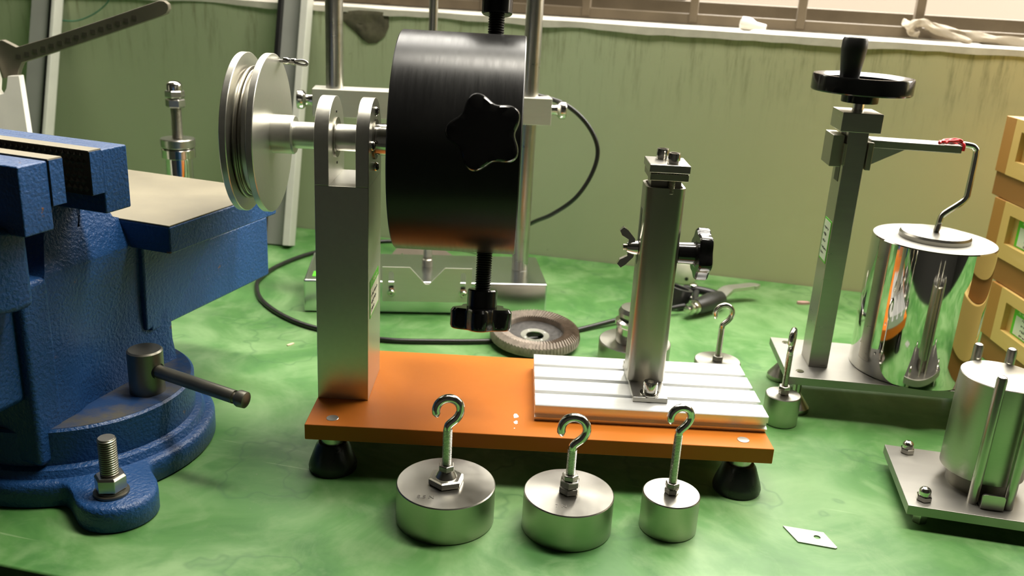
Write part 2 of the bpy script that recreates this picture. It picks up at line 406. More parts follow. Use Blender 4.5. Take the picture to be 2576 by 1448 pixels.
# window: grille bars in a flat frame, a dark timber shutter behind its left part
SH1 = wallhit(1722, 10, -0.17)[0]
win = bpy.data.objects.new('window_1', None); COL.objects.link(win); win.matrix_world = WM; win['kind'] = 'structure'
z_a = wallhit(2020, 66, -0.10)[1]
def wpart(name, mb, mat, bevel=0.0008): return obj(name, mb, mat, win, bevel)
wpart('grille_rail', MB().box(WS0, WS1, 0.10, 0.118, z_a - 0.006, z_a + 0.007), 'grille_paint')
wpart('grille_rail', MB().box(WS0, WS1, 0.10, 0.118, 1.02, 1.034), 'grille_paint')
wpart('window_frame', MB().box(WS0, WS1, 0.15, 0.185, SILL, SILL + 0.030), 'grille_paint')
wpart('window_frame', MB().box(WS0, WS1, 0.15, 0.185, WTOP - 0.03, WTOP), 'grille_paint')
wpart('window_track', MB().box(WS0, WS1, 0.121, 0.128, SILL, SILL + 0.006), 'aluminium_bar')
bars = [wallhit(u, 15, -0.10)[0] for u in (1475, 1747, 2020, 2318)]
step = bars[3] - bars[2]
bars = [bars[0] - step * k for k in range(1, 10)] + bars + [bars[3] + step * k for k in range(1, 7)]
for b in bars:
    if WS0 < b < WS1: wpart('grille_bar', MB().box(b - 0.0055, b + 0.0055, 0.098, 0.112, SILL + 0.004, WTOP), 'grille_paint')
wpart('shutter_board', MB().box(WS0, SH1 - 0.02, 0.192, 0.21, SILL, 0.86), 'shutter_wood')  # shutter height, out of view, set to block sky glare on the tops
wpart('shutter_stile', MB().box(SH1 - 0.02, SH1, 0.188, 0.214, SILL, 0.86), 'shutter_wood')

# bench
m = MB().box(-1.9, 2.2, -0.792, -0.002, -0.035, 0)
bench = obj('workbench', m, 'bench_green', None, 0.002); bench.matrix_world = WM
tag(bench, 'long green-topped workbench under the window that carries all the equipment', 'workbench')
legs = MB()
for x in (-1.7, 0.2, 2.0):
    for y in (-0.74, -0.06): 
        lo = obj('bench_leg', MB().box(x - 0.03, x + 0.03, y - 0.03, y + 0.03, -0.78, -0.035), 'steel_dark', bench, 0.002)

# ================================================================ RIG ON ORANGE PLATE
PX, PY, PSI, HZ = -0.1472, 0.5968, 0.0066, 0.0413
RIG = thing('pulley_test_rig', 'orange plate on black feet carrying the silver post, cable pulley, black drum and clamp tube', 'test rig', (PX, PY, 0), PSI)
cs, sn = cos(PSI), sin(PSI)
def to_rig(p): x, y = p.x - PX, p.y - PY; return Vector((x * cs + y * sn, -x * sn + y * cs, p.z))
def on_b(u, v, b):
    d = ray(u, v); nx, ny = -sn, cs; t = (b + nx * PX + ny * PY) / (d.x * nx + d.y * ny); return to_rig(Vector((0, 0, CAM_H)) + d * t)
def on_a(u, v, a):
    d = ray(u, v); t = (a + cs * PX + sn * PY) / (d.x * cs + d.y * sn); return to_rig(Vector((0, 0, CAM_H)) + d * t)
PW, PD, PT = 0.3477, 0.1456, 0.0125
plate = obj('base_plate', MB().box(0, PW, 0, PD, HZ - PT, HZ), 'bakelite_orange', RIG, 0.0008); plate['label'] = 'orange bakelite base plate'
for (fx, fy) in ((0.0185, 0.012), (PW - 0.0205, 0.012), (0.0185, PD - 0.013), (PW - 0.0205, PD - 0.013)):
    ft = obj('foot', MB().at(T(fx, fy)).lathe([(0.0178, 0), (0.0182, 0.003), (0.0172, 0.007), (0.0125, 0.020), (0.0105, 0.0225), (0.004, 0.0228)], 40), 'black_rubber', RIG)
    obj('foot_stud', MB().at(T(fx, fy)).cyl(0.0085, 0.0226, HZ - PT, 24), 'steel', ft)
    obj('plate_screw', MB().at(T(fx, fy)).cyl(0.0046, HZ - 0.001, HZ + 0.0004, 24, 0.0002), 'aluminium', RIG)
# white paint flake marks
def blob(cx, cy, z, r, n=9):
    return [(cx + r * random.uniform(0.5, 1.1) * cos(2 * pi * i / n), cy + r * 1.4 * random.uniform(0.5, 1.1) * sin(2 * pi * i / n)) for i in range(n)]
for (u, v, r) in ((1298, 1046, 0.0030), (1297, 1062, 0.0022), (1294, 1077, 0.0007)):
    p = to_rig(gz(u, v, HZ)); obj('paint_fleck', MB().prism(blob(p.x, p.y, 0, r), HZ - 0.0002, HZ + 0.0002), 'bottle_white', plate)
# --- slotted post with rounded prongs
QX0, QX1, QY0, QY1 = 0.0006, 0.0399, 0.0445, 0.1050
QB = (QY0 + QY1) / 2; QR = (QY1 - QY0) / 2; AZ = 0.2413; SLOT = 0.2110
side = lambda z0: [(QY0, z0), (QY1, z0)] + [(QB + QR * cos(a), AZ + QR * sin(a)) for a in [pi * i / 28 for i in range(29)]]
def yzprism(mb, poly, x0, x1):
    mb.at(Matrix(((0, 0, 1, 0), (1, 0, 0, 0), (0, 1, 0, 0), (0, 0, 0, 1)))).prism(poly, x0, x1); mb.at(IDM); return mb
SA, SB = 0.0110, 0.0304
post = obj('post', MB().box(QX0, QX1, QY0, QY1, HZ, SLOT), 'aluminium', RIG, 0.0004); post['label'] = 'square silver aluminium post with a fork at the top'
obj('fork_prong', yzprism(MB(), side(SLOT), QX0, SA), 'aluminium', post, 0.0004)
obj('fork_prong', yzprism(MB(), side(SLOT), SB, QX1), 'aluminium', post, 0.0004)
XA = lambda x0: frame((x0, QB, AZ), (1, 0, 0))
for x0 in (SA, QX1):
    br = obj('bearing', MB().at(XA(x0 - 0.0005)).lathe([(0.0105, 0), (0.0105, 0.0012), (0.0148, 0.0016), (0.0148, 0), ], 40, True), 'steel_dark', post)
for (dy, dz) in ((0.0, 0.0205), (-0.0175, -0.002), (0.0, -0.0205), (0.0175, 0.004)):
    obj('screw_head', MB().at(frame((QX1, QB + dy, AZ + dz), (1, 0, 0))).lathe([(0.0036, 0), (0.0036, 0.0008), (0.0030, 0.0022), (0.0016, 0.0030), (0.0002, 0.0031)], 20), 'steel_bright', post)
for dz in (0.019, -0.019): obj('set_hole', MB().at(frame((SA + 0.0002, QB, AZ + dz), (1, 0, 0))).cyl(0.001, 0, 0.0004, 10), 'black_satin', post)
# label on the post's right face
l0 = on_a(930, 668, QX1); l1 = on_a(954, 662, QX1)
def sticker(parent, m, w, h, head=True, rows=4):
    """green bordered card in local xy of matrix m, centred"""
    s = obj('label_sticker', MB().at(m).box(-w / 2, w / 2, -h / 2, h / 2, 0, 0.0003), 'label_green', parent)
    return s
def sticker_fill(s, m, w, h, rows=4, bd=0.08):
    top = 0.22
    obj('label_field', MB().at(m).box(-w / 2 * (1 - bd), w / 2 * (1 - bd), -h / 2 + w * bd * 0.5, h / 2 - h * top, 0.0002, 0.0005), 'label_paper', s)
random.seed(3)
zc = (on_a(945, 790, QX1).z + on_a(940, 668, QX1).z) / 2
mlab = Matrix(((0, 0, 1, QX1), (1, 0, 0, QB - 0.003), (0, 1, 0, zc), (0, 0, 0, 1)))
lw, lh = 0.042, 0.030
st = sticker(post, mlab, lw, lh); sticker_fill(st, mlab, lw, lh)
def scribble(mb, m, x0, x1, y, h, z):
    x = x0
    while x < x1:
        w = random.uniform(0.3, 0.9) * h
        mb.at(m).box(x, x + w * 0.35, y - h * random.uniform(0.1, 0.5), y + h * random.uniform(0.1, 0.5), z, z + 0.0002)
        mb.at(m).box(x, x + w, y - h * 0.08 + random.uniform(-.3, .3) * h, y + h * 0.08, z, z + 0.0002)
        x += w * 1.35
    return mb
mb = MB()
for k, y in enumerate((0.002, -0.0035, -0.009)): scribble(mb, mlab, -lw * 0.38, lw * (0.30, 0.1, -0.05)[k], y, 0.003, 0.0005)
obj('label_writing', mb, 'ink', st)
mb = scribble(MB(), mlab, -lw * 0.3, lw * 0.3, lh * 0.40, 0.004, 0.0003); obj('label_heading', mb, 'ink_pale', st)
# --- shaft, pulley
obj('shaft', MB().at(XA(-0.060)).cyl(0.0099, 0, 0.103, 40, 0.0004), 'aluminium', RIG)
obj('shaft_collar', MB().at(XA(QX1 + 0.0004)).cyl(0.0118, 0, 0.0178, 40, 0.0004), 'steel_bright', RIG)
PR = 0.0580
pul = obj('pulley', MB().at(XA(-0.0583)).lathe([(PR - 0.0005, 0), (PR, 0.0005), (PR, 0.0045), (PR - 0.0005, 0.005), (0.0440, 0.005), (0.0440, 0.0135), (0.0475, 0.0152), (0.0475, 0.0180), (PR - 0.0005, 0.018), (PR, 0.0185), (PR, 0.0225), (PR - 0.0005, 0.023), (0.012, 0.0230)], 128), 'aluminium', RIG, 0, 25)
pul['label'] = 'grooved matt silver pulley wheel'
obj('pulley_hub', MB().at(XA(-0.0354)).lathe([(0.0143, 0), (0.0143, 0.0150), (0.0135, 0.0160), (0.0099, 0.0160)], 48), 'aluminium', pul, 0, 25)
for k, (ax, rr) in enumerate(((0.0064, 0.0452), (0.0089, 0.0453), (0.0076, 0.0474))):
    mt = XA(-0.0583); pts = []
    for i in range(96):
        a = 2 * pi * i / 96; pts.append(mt @ Vector((rr * cos(a), rr * sin(a), ax + 0.0012 * sin(a + k))))
    obj('wire_rope', MB().sweep(pts, 0.00125, 8, True), 'thread_steel', pul)
s0 = on_a(705, 152, -0.0353); s1 = Vector((-0.0318, s0.y, s0.z))
obj('wire_tail', MB().sweep([s0 - Vector((0.003, 0, 0)), s0 + Vector((0.008, -0.002, -0.0005))], 0.0012, 10), 'steel_plate', pul)
q0 = s0 + Vector((0.0028, -0.0005, 0)); q1 = s0 + Vector((0.0125, -0.003, -0.0002))
fr = frame(q0, q1 - q0); L = (q1 - q0).length
obj('crimp_sleeve', MB().at(fr).lathe([(0.0022, 0), (0.0026, 0.0004), (0.0026, L * 0.35), (0.0020, L * 0.45), (0.0020, L * 0.6), (0.0026, L * 0.7), (0.0026, L - 0.0003), (0.0022, L)], 20), 'steel_bright', pul)
lp = [q1 + Vector((-0.001, 0, 0.0006)), q1 + Vector((0.004, -0.001, 0.0014)), q1 + Vector((0.0075, -0.002, 0.0010)), q1 + Vector((0.0090, -0.0024, -0.0002)), q1 + Vector((0.0078, -0.002, -0.0016)), q1 + Vector((0.004, -0.001, -0.0016)), q1 + Vector((-0.001, 0, -0.0008))]
obj('rope_loop', MB().sweep(smooth_path(lp, 5), 0.0011, 8), 'steel_plate', pul)
# --- drum with radial clamp knobs
DA0, DA1, DR = 0.0588, 0.1482, 0.0800
drum = obj('drum', MB().at(XA(DA0)).lathe([(0.0640, 0), (DR - 0.0008, 0), (DR, 0.0008), (DR, DA1 - DA0 - 0.0008), (DR - 0.0008, DA1 - DA0), (0.0640, DA1 - DA0), (0.0640, 0.012), (0.012, 0.012), (0.012, 0.0)], 160, True), 'drum_black', RIG, 0, 30)
drum['label'] = 'wide black plastic drum'
obj('drum_flange', MB().at(XA(DA0 - 0.0030)).lathe([(0.0118, 0), (0.0245, 0), (0.0250, 0.0005), (0.0250, 0.003), (0.0118, 0.003)], 64), 'steel_polished', RIG, 0, 30)
AK, PHI = 0.1255, radians(13)
dirs = [(-cos(PHI), sin(PHI)), (sin(PHI), cos(PHI)), (-sin(PHI), -cos(PHI)), (cos(PHI), -sin(PHI))]
for i, (dy, dz) in enumerate(dirs):
    ko = -0.0125 if i == 1 else 0.0
    fm = frame((AK, QB, AZ), (0, dy, dz), (1, 0, 0) if i != 0 else (0, 0, 1))
    fm = fm @ T(0, 0, ko)
    sk = obj('clamp_knob', MB().at(fm).star(0.0240, 0.1215, 0.1375, 5, 0.125, 90, -0.314 if i == 0 else 0.9).lathe([(0.0105, 0.1075), (0.0113, 0.1085), (0.0115, 0.1225), (0.0115, 0.123)], 40), 'black_plastic', RIG, 0, 30)
    obj('clamp_screw', MB().at(fm).thread(0.0060, 0.058, 0.1085, 0.0018, 24), 'thread_black', sk)
# --- slotted aluminium table
RX0, RX1, RY0, RY1, RZ1 = 0.1700, 0.3480, 0.0252, 0.1240, HZ + 0.0136
w = (RY1 - RY0); gap = 0.0048; rw = (w - 3 * gap) / 4
prof = [(RY0 + 0.0008, HZ + 0.0002), (RY1 - 0.0008, HZ + 0.0002), (RY1, HZ + 0.003), (RY1 - 0.004, HZ + 0.0045), (RY1 - 0.004, HZ + 0.0075), (RY1, HZ + 0.009), (RY1, RZ1 - 0.0006), (RY1 - 0.0006, RZ1)]
y = RY1
for k in range(3):
    y -= rw; prof += [(y + 0.0005, RZ1), (y, RZ1 - 0.0005), (y, RZ1 - 0.002), (y + 0.0025, RZ1 - 0.002), (y + 0.0025, RZ1 - 0.0055), (y - gap - 0.0025, RZ1 - 0.0055), (y - gap - 0.0025, RZ1 - 0.002), (y - gap, RZ1 - 0.002), (y - gap, RZ1 - 0.0005), (y - gap - 0.0005, RZ1)]
    y -= gap
prof += [(RY0 + 0.0006, RZ1), (RY0, RZ1 - 0.0006), (RY0, HZ + 0.0085), (RY0 + 0.0035, HZ + 0.0070), (RY0 + 0.0035, HZ + 0.0042), (RY0, HZ + 0.0032)]
rail = obj('slotted_table', yzprism(MB(), prof, RX0, RX1), 'aluminium_rail', RIG, 0, 20); rail['label'] = 'bright aluminium table with T-slots'
# --- clamp tube
tb0 = to_rig(gz(1590, 1010, RZ1)); tb1 = to_rig(gz(1680, 1015, RZ1))
TX0, TX1 = tb0.x + 0.0004, tb1.x - 0.0002; TY = tb0.y; TBZ = RZ1 + 0.0042
foot = obj('tube_foot', MB().box(TX0, TX1, TY, TY + 0.072, RZ1, TBZ), 'steel', RIG, 0.0005)
tfy = to_rig(gz(1584, 958, TBZ)).y; tw = 0.0300; td = 0.030
tx0 = (TX0 + TX1) / 2 - tw / 2; tx1 = tx0 + tw; ttop = on_b(1680, 476, tfy).z + 0.0005
# square tube with open top, slot in left wall
outer = rrect(tx0, tx1, tfy, tfy + td, 0.0060, 6); inner = rrect(tx0 + 0.002, tx1 - 0.002, tfy + 0.002, tfy + td - 0.002, 0.0042, 6)
n = len(outer); vs = []; fs = []
for pl in (outer, inner):
    for z in (TBZ, ttop): vs += [(x, y, z) for x, y in pl]
for i in range(n):
    j = (i + 1) % n
    fs += [(i, j, n + j, n + i), (2 * n + j, 2 * n + i, 3 * n + i, 3 * n + j), (n + i, n + j, 3 * n + j, 3 * n + i), (i, 2 * n + i, 2 * n + j, j)]
tube = obj('clamp_tube', MB().add(vs, fs), 'steel_tube', RIG, 0, 30); tube['label'] = 'upright square steel tube with rounded corners'
zs0, zs1 = on_a(1612, 660, tx0).z - 0.004, ttop - 0.022
slot = arc(tfy + td / 2, zs1, 0.0038, 0, pi, 8) + arc(tfy + td / 2, zs0, 0.0038, pi, 2 * pi, 8)
obj('tube_slot', yzprism(MB(), slot, tx0 - 0.0002, tx0 + 0.0006), 'black_satin', tube)
zw = on_b(1596, 622, tfy + td / 2).z
wing = MB().at(frame((tx0 - 0.0004, tfy + td / 2, zw), (-1, 0, 0))); wing.lathe([(0.0058, 0), (0.0055, 0.004), (0.0042, 0.0085), (0.0028, 0.0088)], 24)
for s_ in (-1, 1):
    pr = [(0.0028 * s_, 0.002), (0.0075 * s_, 0.0028), (0.0140 * s_, 0.0085), (0.0165 * s_, 0.0120), (0.0135 * s_, 0.0150), (0.0098 * s_, 0.0132), (0.0065 * s_, 0.0075), (0.0028 * s_, 0.0078)]
    mm2 = frame((tx0 - 0.0004, tfy + td / 2, zw), (0, 1, 0), (0, -0.0, 1))
    # local x -> +z (wing span), local y -> outward (-x)
    R2 = Matrix(((0, -1, 0, tx0 - 0.0004), (0, 0, 1, tfy + td / 2 + 0.000), (1, 0, 0, zw), (0, 0, 0, 1)))
    wing.at(R2).prism(pr, -0.0022, 0.0022)
wing.at(frame((tx0 - 0.0004, tfy + td / 2, zw), (-1, 0, 0))).thread(0.0026, 0.008, 0.0115, 0.0009, 14)
obj('wing_nut', wing, 'steel_bright', tube, 0.0006, 30)
kz = on_b(1757, 638, tfy + td / 2).z
km = frame((tx1, tfy + td / 2, kz), (1, 0, 0))
obj('clamp_knob', MB().at(km).star(0.0206, 0.0150, 0.0255, 6, 0.075, 84, 0.3).lathe([(0.0078, 0.0005), (0.0084, 0.0012), (0.0088, 0.014), (0.0120, 0.0158)], 36), 'black_plastic', tube, 0, 30)
# slider block and clamp jaws at the tube's mouth
cxm = (tx0 + tx1) / 2; cym = tfy + td / 2
sl = obj('slider_block', MB().box(cxm - 0.0115, cxm + 0.0115, tfy + 0.006, tfy + td - 0.006, ttop - 0.05, ttop + 0.0085), 'slider_steel', tube, 0.0004)
jz = ttop + 0.0062
j1 = obj('clamp_jaw', MB().box(cxm - 0.0137, cxm + 0.0150, tfy - 0.0025, tfy + td + 0.001, jz, jz + 0.0050), 'slider_steel', tube, 0.0004)
mb = MB()
for k in range(14): mb.box(cxm - 0.0135 + k * 0.00205, cxm - 0.0122 + k * 0.00205, tfy - 0.0022, tfy + 0.002, jz + 0.0050, jz + 0.0060)
obj('jaw_serration', mb, 'steel_dark', j1)
obj('clamp_jaw', MB().box(cxm - 0.0148, cxm + 0.0155, tfy - 0.0035, tfy + td + 0.001, jz + 0.0060, jz + 0.0120), 'steel', tube, 0.0006)
def socket_screw(parent, m, r, h, mat='steel_bright'):
    return obj('socket_screw', MB().at(m).lathe([(r * 0.96, 0), (r, h * 0.06), (r, h * 0.86), (r * 0.92, h), (r * 0.56, h), (r * 0.54, h * 0.45), (0.0001, h * 0.40)], 32), mat, parent, 0, 28)
for (du, dv) in ((0.0038, 0.006), (-0.0022, td - 0.007)):
    socket_screw(tube, T(cxm + du, tfy + dv, jz + 0.0120), 0.0047, 0.0078)
obj('jaw_screw', MB().at(T(cxm + 0.0035, tfy + 0.002)).thread(0.0026, jz - 0.0105, jz, 0.0010, 16), 'thread_steel', tube)
p = to_rig(gz(1634, 990, TBZ))
ws = obj('washer', MB().at(T(p.x, p.y)).lathe([(0.0040, TBZ), (0.0075, TBZ), (0.0077, TBZ + 0.0006), (0.0077, TBZ + 0.0012), (0.0040, TBZ + 0.0014)], 32), 'steel_bright', foot)
socket_screw(foot, T(p.x, p.y, TBZ + 0.0013), 0.0056, 0.0092)
socket_screw(foot, T(p.x + 0.003, TY + 0.063, TBZ), 0.0056, 0.0092)

# ================================================================ HOOK WEIGHTS
def hook_path(z0, zt, R, off=0.0):
    """planar open hook in local xz: shank from z0, bowl top at zt, opening to -x"""
    zc = zt - R; pts = [(0, 0, z0), (0, 0, z0 + (zc - R * 1.55 - z0) * 0.5), (0, 0, zc - R * 1.75), (0.12 * R, 0, zc - R * 1.35), (0.62 * R, 0, zc - R * 0.88)]
    for a in (-28, 0, 30, 60, 90, 120, 150, 175): pts.append((R * cos(radians(a)) + off, 0, zc + R * sin(radians(a))))
    pts += [(-R * 0.99, 0, zc - R * 0.20), (-R * 0.94, 0, zc - R * 0.45), (-R * 0.87, 0, zc - R * 0.68)]
    return pts
def hook_weight(x, y, r, h, label, nuts, u_top, v_top, rot=0.0, R=0.0078, rod=0.0029, text=None, txy=(0, 0), mat='steel_turned', grp='hooked steel weights', chamf=0.0007, dark=False):
    t = thing('hook_weight', label, 'weight', (x, y, 0), 0, grp)
    body = obj('weight_body', MB().lathe([(r - chamf, 0), (r, chamf), (r, h - chamf), (r - chamf, h), (r * 0.5, h), (0.002, h)], 96), mat, t, 0, 25)
    z = h
    for kind, af, hh in nuts:
        if kind == 'hex': obj('nut', MB().hexnut(af, z, z + hh, random.uniform(0, 1)), 'steel', t, 0.0003, 25)
        elif kind == 'cone': obj('neck', MB().lathe([(af / 2, z), (af / 2 * 0.9, z + hh * 0.3), (af / 2 * 0.62, z + hh), (0.002, z + hh)], 36), 'steel', t)
        z += hh
    zt = gy(u_top, v_top, y).z
    zt -= rod
    path = hook_path(z - 0.001, zt, R)
    sp = smooth_path(path, 5); rs = [rod] * len(sp); n = len(sp)
    for k in range(8): rs[n - 1 - k] = rod * (0.18 + 0.82 * (k / 8) ** 0.8)
    hm = RZ(rot)
    hk = obj('hook', MB().at(hm).sweep(sp, rs, 14), 'steel_bright', t, 0, 60)
    ztop = zt - R - R * 1.8
    obj('threaded_shank', MB().at(hm).thread(rod * 1.08, z, max(z + 0.006, ztop), 0.0011, 16), 'thread_steel' if dark else 'steel', hk, 0, 20)
    if text:
        tm = xform(text_mb(text, 0.0052, 0.00025), T(txy[0], txy[1], h))
        obj('stamped_mark', tm, 'stamp_shadow', body)
    return t
hook_weight(-0.0380, 0.5494, 0.0342, 0.0280, 'largest hooked steel weight, leftmost of three before the orange plate, on a wide hexagon nut', [('hex', 0.0218, 0.0050), ('cone', 0.0150, 0.0048), ('hex', 0.0102, 0.0044)], 1121, 991, 0.15, 0.0082, 0.0030, '8.5 N', (-0.0120, -0.0205))
hook_weight(0.0471, 0.5468, 0.0312, 0.0275, 'middle hooked steel weight before the orange plate with three stacked nuts', [('hex', 0.0128, 0.0050), ('hex', 0.0125, 0.0050), ('hex', 0.0100, 0.0042)], 1442, 1039, 0.0, 0.0086, 0.0030, '7 N', (-0.0060, -0.0190))
hook_weight(0.1188, 0.5532, 0.0200, 0.0276, 'narrow hooked steel weight, rightmost of three before the orange plate', [('hex', 0.0090, 0.0042), ('hex', 0.0088, 0.0042)], 1708, 1015, 0.2, 0.0072, 0.0027, None)
p = gz(1961, 1068); hook_weight(0.2440, 0.7300, 0.0152, 0.0270, 'smallest hooked steel weight standing beside the right end of the orange plate', [('hex', 0.0080, 0.0045), ('hex', 0.0095, 0.0035)], 1990, 823, 1.15, 0.0078, 0.0026, None, dark=True)
p = gz(1805, 905, 0.022); hook_weight(p.x, p.y, 0.0220, 0.0220, 'hooked steel weight half hidden behind the slotted aluminium table', [('hex', 0.0095, 0.0048)], 1806, 760, 0.1, 0.0082, 0.0026, None, dark=True)

# stacked round weight behind the clamp tube
p = gz(1597, 856, 0.024)
t = thing('knob_weight', 'round steel weight with a necked cap standing behind the clamp tube', 'weight', (p.x, p.y, 0))
obj('weight_base', MB().lathe([(0.0350, 0), (0.0357, 0.0007), (0.0357, 0.0233), (0.0350, 0.024), (0.010, 0.024)], 80), 'steel_turned', t, 0, 25)
obj('neck', MB().lathe([(0.0190, 0.0238), (0.0195, 0.025), (0.0195, 0.0400), (0.0212, 0.0420), (0.0212, 0.0455), (0.0180, 0.0475)], 64), 'steel_bright', t, 0, 25)
obj('groove_ring', MB().cyl(0.0168, 0.0473, 0.0500, 48), 'black_rubber', t)
obj('cap', MB().lathe([(0.0180, 0.0498), (0.0190, 0.0512), (0.0190, 0.0550), (0.0165, 0.0590), (0.002, 0.0602)], 64), 'steel', t, 0, 25)

# ================================================================ BENCH VISE
VA = radians(17.8)
VISE = thing('bench_vise', 'large blue cast-iron bench vise bolted at the left of the bench', 'vise', (-0.332, 0.631, 0), -VA)
vC = Vector((-0.332, 0.631, 0)); vV = Vector((cos(VA), -sin(VA), 0)); vU = Vector((sin(VA), cos(VA), 0))
def to_v(p): d = p - vC; return Vector((d.dot(vV), d.dot(vU), p.z))
lug_l = to_v(Vector((-0.2600, 0.5330, 0))); lug_a = atan2(lug_l.y, lug_l.x); lug_d = hypot(lug_l.x, lug_l.y)
def base_r(a, R, rl):
    best = R
    for la in (lug_a, -pi - lug_a, radians(138)):
        d = (a - la + pi) % (2 * pi) - pi; cx, cy = lug_d * cos(d), lug_d * sin(d)
        if cx <= 0: continue
        q = cx + sqrt(max(0.0, rl * rl - cy * cy)) if abs(math.tan(d)) < rl / lug_d else rl / abs(sin(d))
        k = 0.016; h = max(0.0, min(1.0, 0.5 + 0.5 * (q - best) / k)); best = best * (1 - h) + q * h + k * h * (1 - h)
    return best
NB = 288; FZ = 0.0185
m = MB(); vs = []; fs = []
for (inset, z) in ((0.0015, 0), (0, 0.0015), (0, FZ - 0.004), (0.0012, FZ - 0.0012), (0.004, FZ)):
    for i in range(NB):
        a = 2 * pi * i / NB; r = base_r(a, 0.1010, 0.0265) - inset; vs.append((r * cos(a), r * sin(a), z))
for j in range(4):
    for i in range(NB): i2 = (i + 1) % NB; fs.append((j * NB + i, j * NB + i2, (j + 1) * NB + i2, (j + 1) * NB + i))
fs.append(tuple(range(NB))[::-1]); fs.append(tuple(4 * NB + i for i in range(NB)))
obj('base_flange', m.add(vs, fs), 'vise_blue', VISE, 0, 50)
obj('swivel_disc', MB().lathe([(0.0950, FZ - 0.002), (0.0915, FZ + 0.005), (0.0868, FZ + 0.0065), (0.0868, 0.0500), (0.0850, 0.0516), (0.002, 0.0516)], 128), 'vise_blue', VISE, 0, 40)
obj('disc_face', MB().lathe([(0.0848, 0.0514), (0.0846, 0.0519), (0.002, 0.0520)], 96), 'vise_blue_dusty', VISE, 0, 40)
# body: lofted casting
def loft(secs):
    n = len(secs[0][1]); vs = []; fs = []
    for z, pl in secs: vs += [(x, y, z) for x, y in pl]
    for j in range(len(secs) - 1):
        for i in range(n): i2 = (i + 1) % n; fs.append((j * n + i, j * n + i2, (j + 1) * n + i2, (j + 1) * n + i))
    fs.append(tuple(range(n))[::-1]); fs.append(tuple((len(secs) - 1) * n + i for i in range(n)))
    return MB().add(vs, fs)
def bsec(v, u0, u1, waist):
    h = [(v, u0), (v, u0 + 0.016), (v - waist, u0 + 0.030), (v - waist * 1.1, (u0 + u1) / 2), (v - waist, u1 - 0.022), (v - 0.4 * waist, u1 - 0.008), (v - 0.4 * waist, u1)]
    return h + [(-x, y) for x, y in reversed(h)]
secs = [(0.0518, bsec(0.0455, -0.060, 0.064, 0.004)), (0.070, bsec(0.0450, -0.060, 0.062, 0.006)), (0.100, bsec(0.0450, -0.060, 0.062, 0.006)), (0.135, bsec(0.0450, -0.060, 0.066, 0.003)), (0.1575, bsec(0.0450, -0.060, 0.070, 0.0005)), (0.1600, bsec(0.0440, -0.058, 0.070, 0.0)), (0.1800, bsec(0.0340, -0.046, 0.018, 0.0)), (0.1985, bsec(0.0280, -0.034, 0.012, 0.0))]
obj('body', loft(secs), 'vise_blue', VISE, 0, 28)
obj('front_housing', MB().box(-0.0465, 0.0465, -0.082, -0.058, 0.027, 0.158), 'vise_blue', VISE, 0.004, 40, 3)
# beam sliding through the body
beam = obj('slide_beam', MB().box(-0.042, 0.042, 0.040, 0.203, 0.0830, 0.1400), 'vise_blue', VISE, 0.002)
obj('beam_front', MB().box(-0.040, 0.040, -0.128, -0.078, 0.075, 0.150), 'vise_blue', VISE, 0.006, 40, 3)
obj('beam_top', MB().box(-0.041, 0.041, 0.060, 0.202, 0.1398, 0.1420), 'machined_tan', beam)
# anvil
AZT = 0.178
obj('anvil_pedestal', loft([(0.085, [(-0.0415, 0.035), (-0.0415, 0.064), (0.0415, 0.064), (0.0415, 0.035)]), (0.156, [(-0.048, 0.030), (-0.048, 0.128), (0.048, 0.128), (0.048, 0.030)])]), 'vise_blue', VISE, 0.002)
anv = obj('anvil', loft([(0.1565, [(-0.080, 0.022), (-0.080, 0.160), (0.080, 0.160), (0.080, 0.022)]), (AZT - 0.001, [(-0.080, 0.022), (-0.080, 0.160), (0.080, 0.160), (0.080, 0.022)])]), 'vise_blue', VISE, 0.0015)
obj('anvil_face', MB().box(-0.0795, 0.0795, 0.0225, 0.1595, AZT - 0.0012, AZT), 'machined_tan', anv, 0.0006)
obj('rib', MB().prism([(0.030, 0.040), (0.0405, 0.046), (0.0405, 0.054), (0.030, 0.062)], 0.052, 0.150), 'vise_blue', VISE, 0.003)
# jaws
JW = 0.0735; JT, JB = 0.2405, 0.1975
def jaw(u0, u1, plate0, plate1, nm):
    j = obj(nm, MB().box(-JW, JW, u0, u1, JB, JT), 'vise_blue', VISE, 0.0012)
    return j
fj = jaw(-0.0300, -0.0065, 0, 0, 'fixed_jaw')
obj('jaw_neck', MB().box(-0.027, 0.027, -0.033, 0.011, 0.170, JB + 0.001), 'vise_blue', VISE)
def jaw_plate(parent, u0, u1, face):
    p = obj('jaw_plate', MB().box(-JW - 0.0004, JW + 0.0004, u0, u1, JT - 0.0285, JT + 0.0005), 'jaw_steel', parent, 0.0005)
    obj('jaw_plate_top', MB().box(-JW, JW, u0 + 0.0003, u1 - 0.0003, JT + 0.0004, JT + 0.0009), 'machined_tan', p)
    for s_ in (-1, 1): obj('plate_end', MB().box(s_ * (JW + 0.0002) - 0.0006, s_ * (JW + 0.0002) + 0.0006, u0 + 0.0005, u1 - 0.0005, JT - 0.0280, JT), 'vise_blue', p)
    # diamond knurling
    mb = MB(); k = 0.0047; 
    for i in range(int(2 * JW / k)):
        for jz_ in range(6):
            x = -JW + (i + 0.5 + 0.5 * (jz_ % 2)) * k; z = JT - 0.0265 + (jz_ + 0.5) * k * 0.93; uu = u0 if face < 0 else u1
            if x + k / 2 > JW: continue
            mb.add([(x - k / 2, uu, z), (x, uu, z - k / 2), (x + k / 2, uu, z), (x, uu, z + k / 2), (x, uu + face * 0.0012, z)], [(0, 1, 4), (1, 2, 4), (2, 3, 4), (3, 0, 4)])
    kn = obj('knurling', mb, 'jaw_steel', p, 0, 10); kn['kind'] = 'stuff'
jaw_plate(fj, -0.0415, -0.0300, -1)
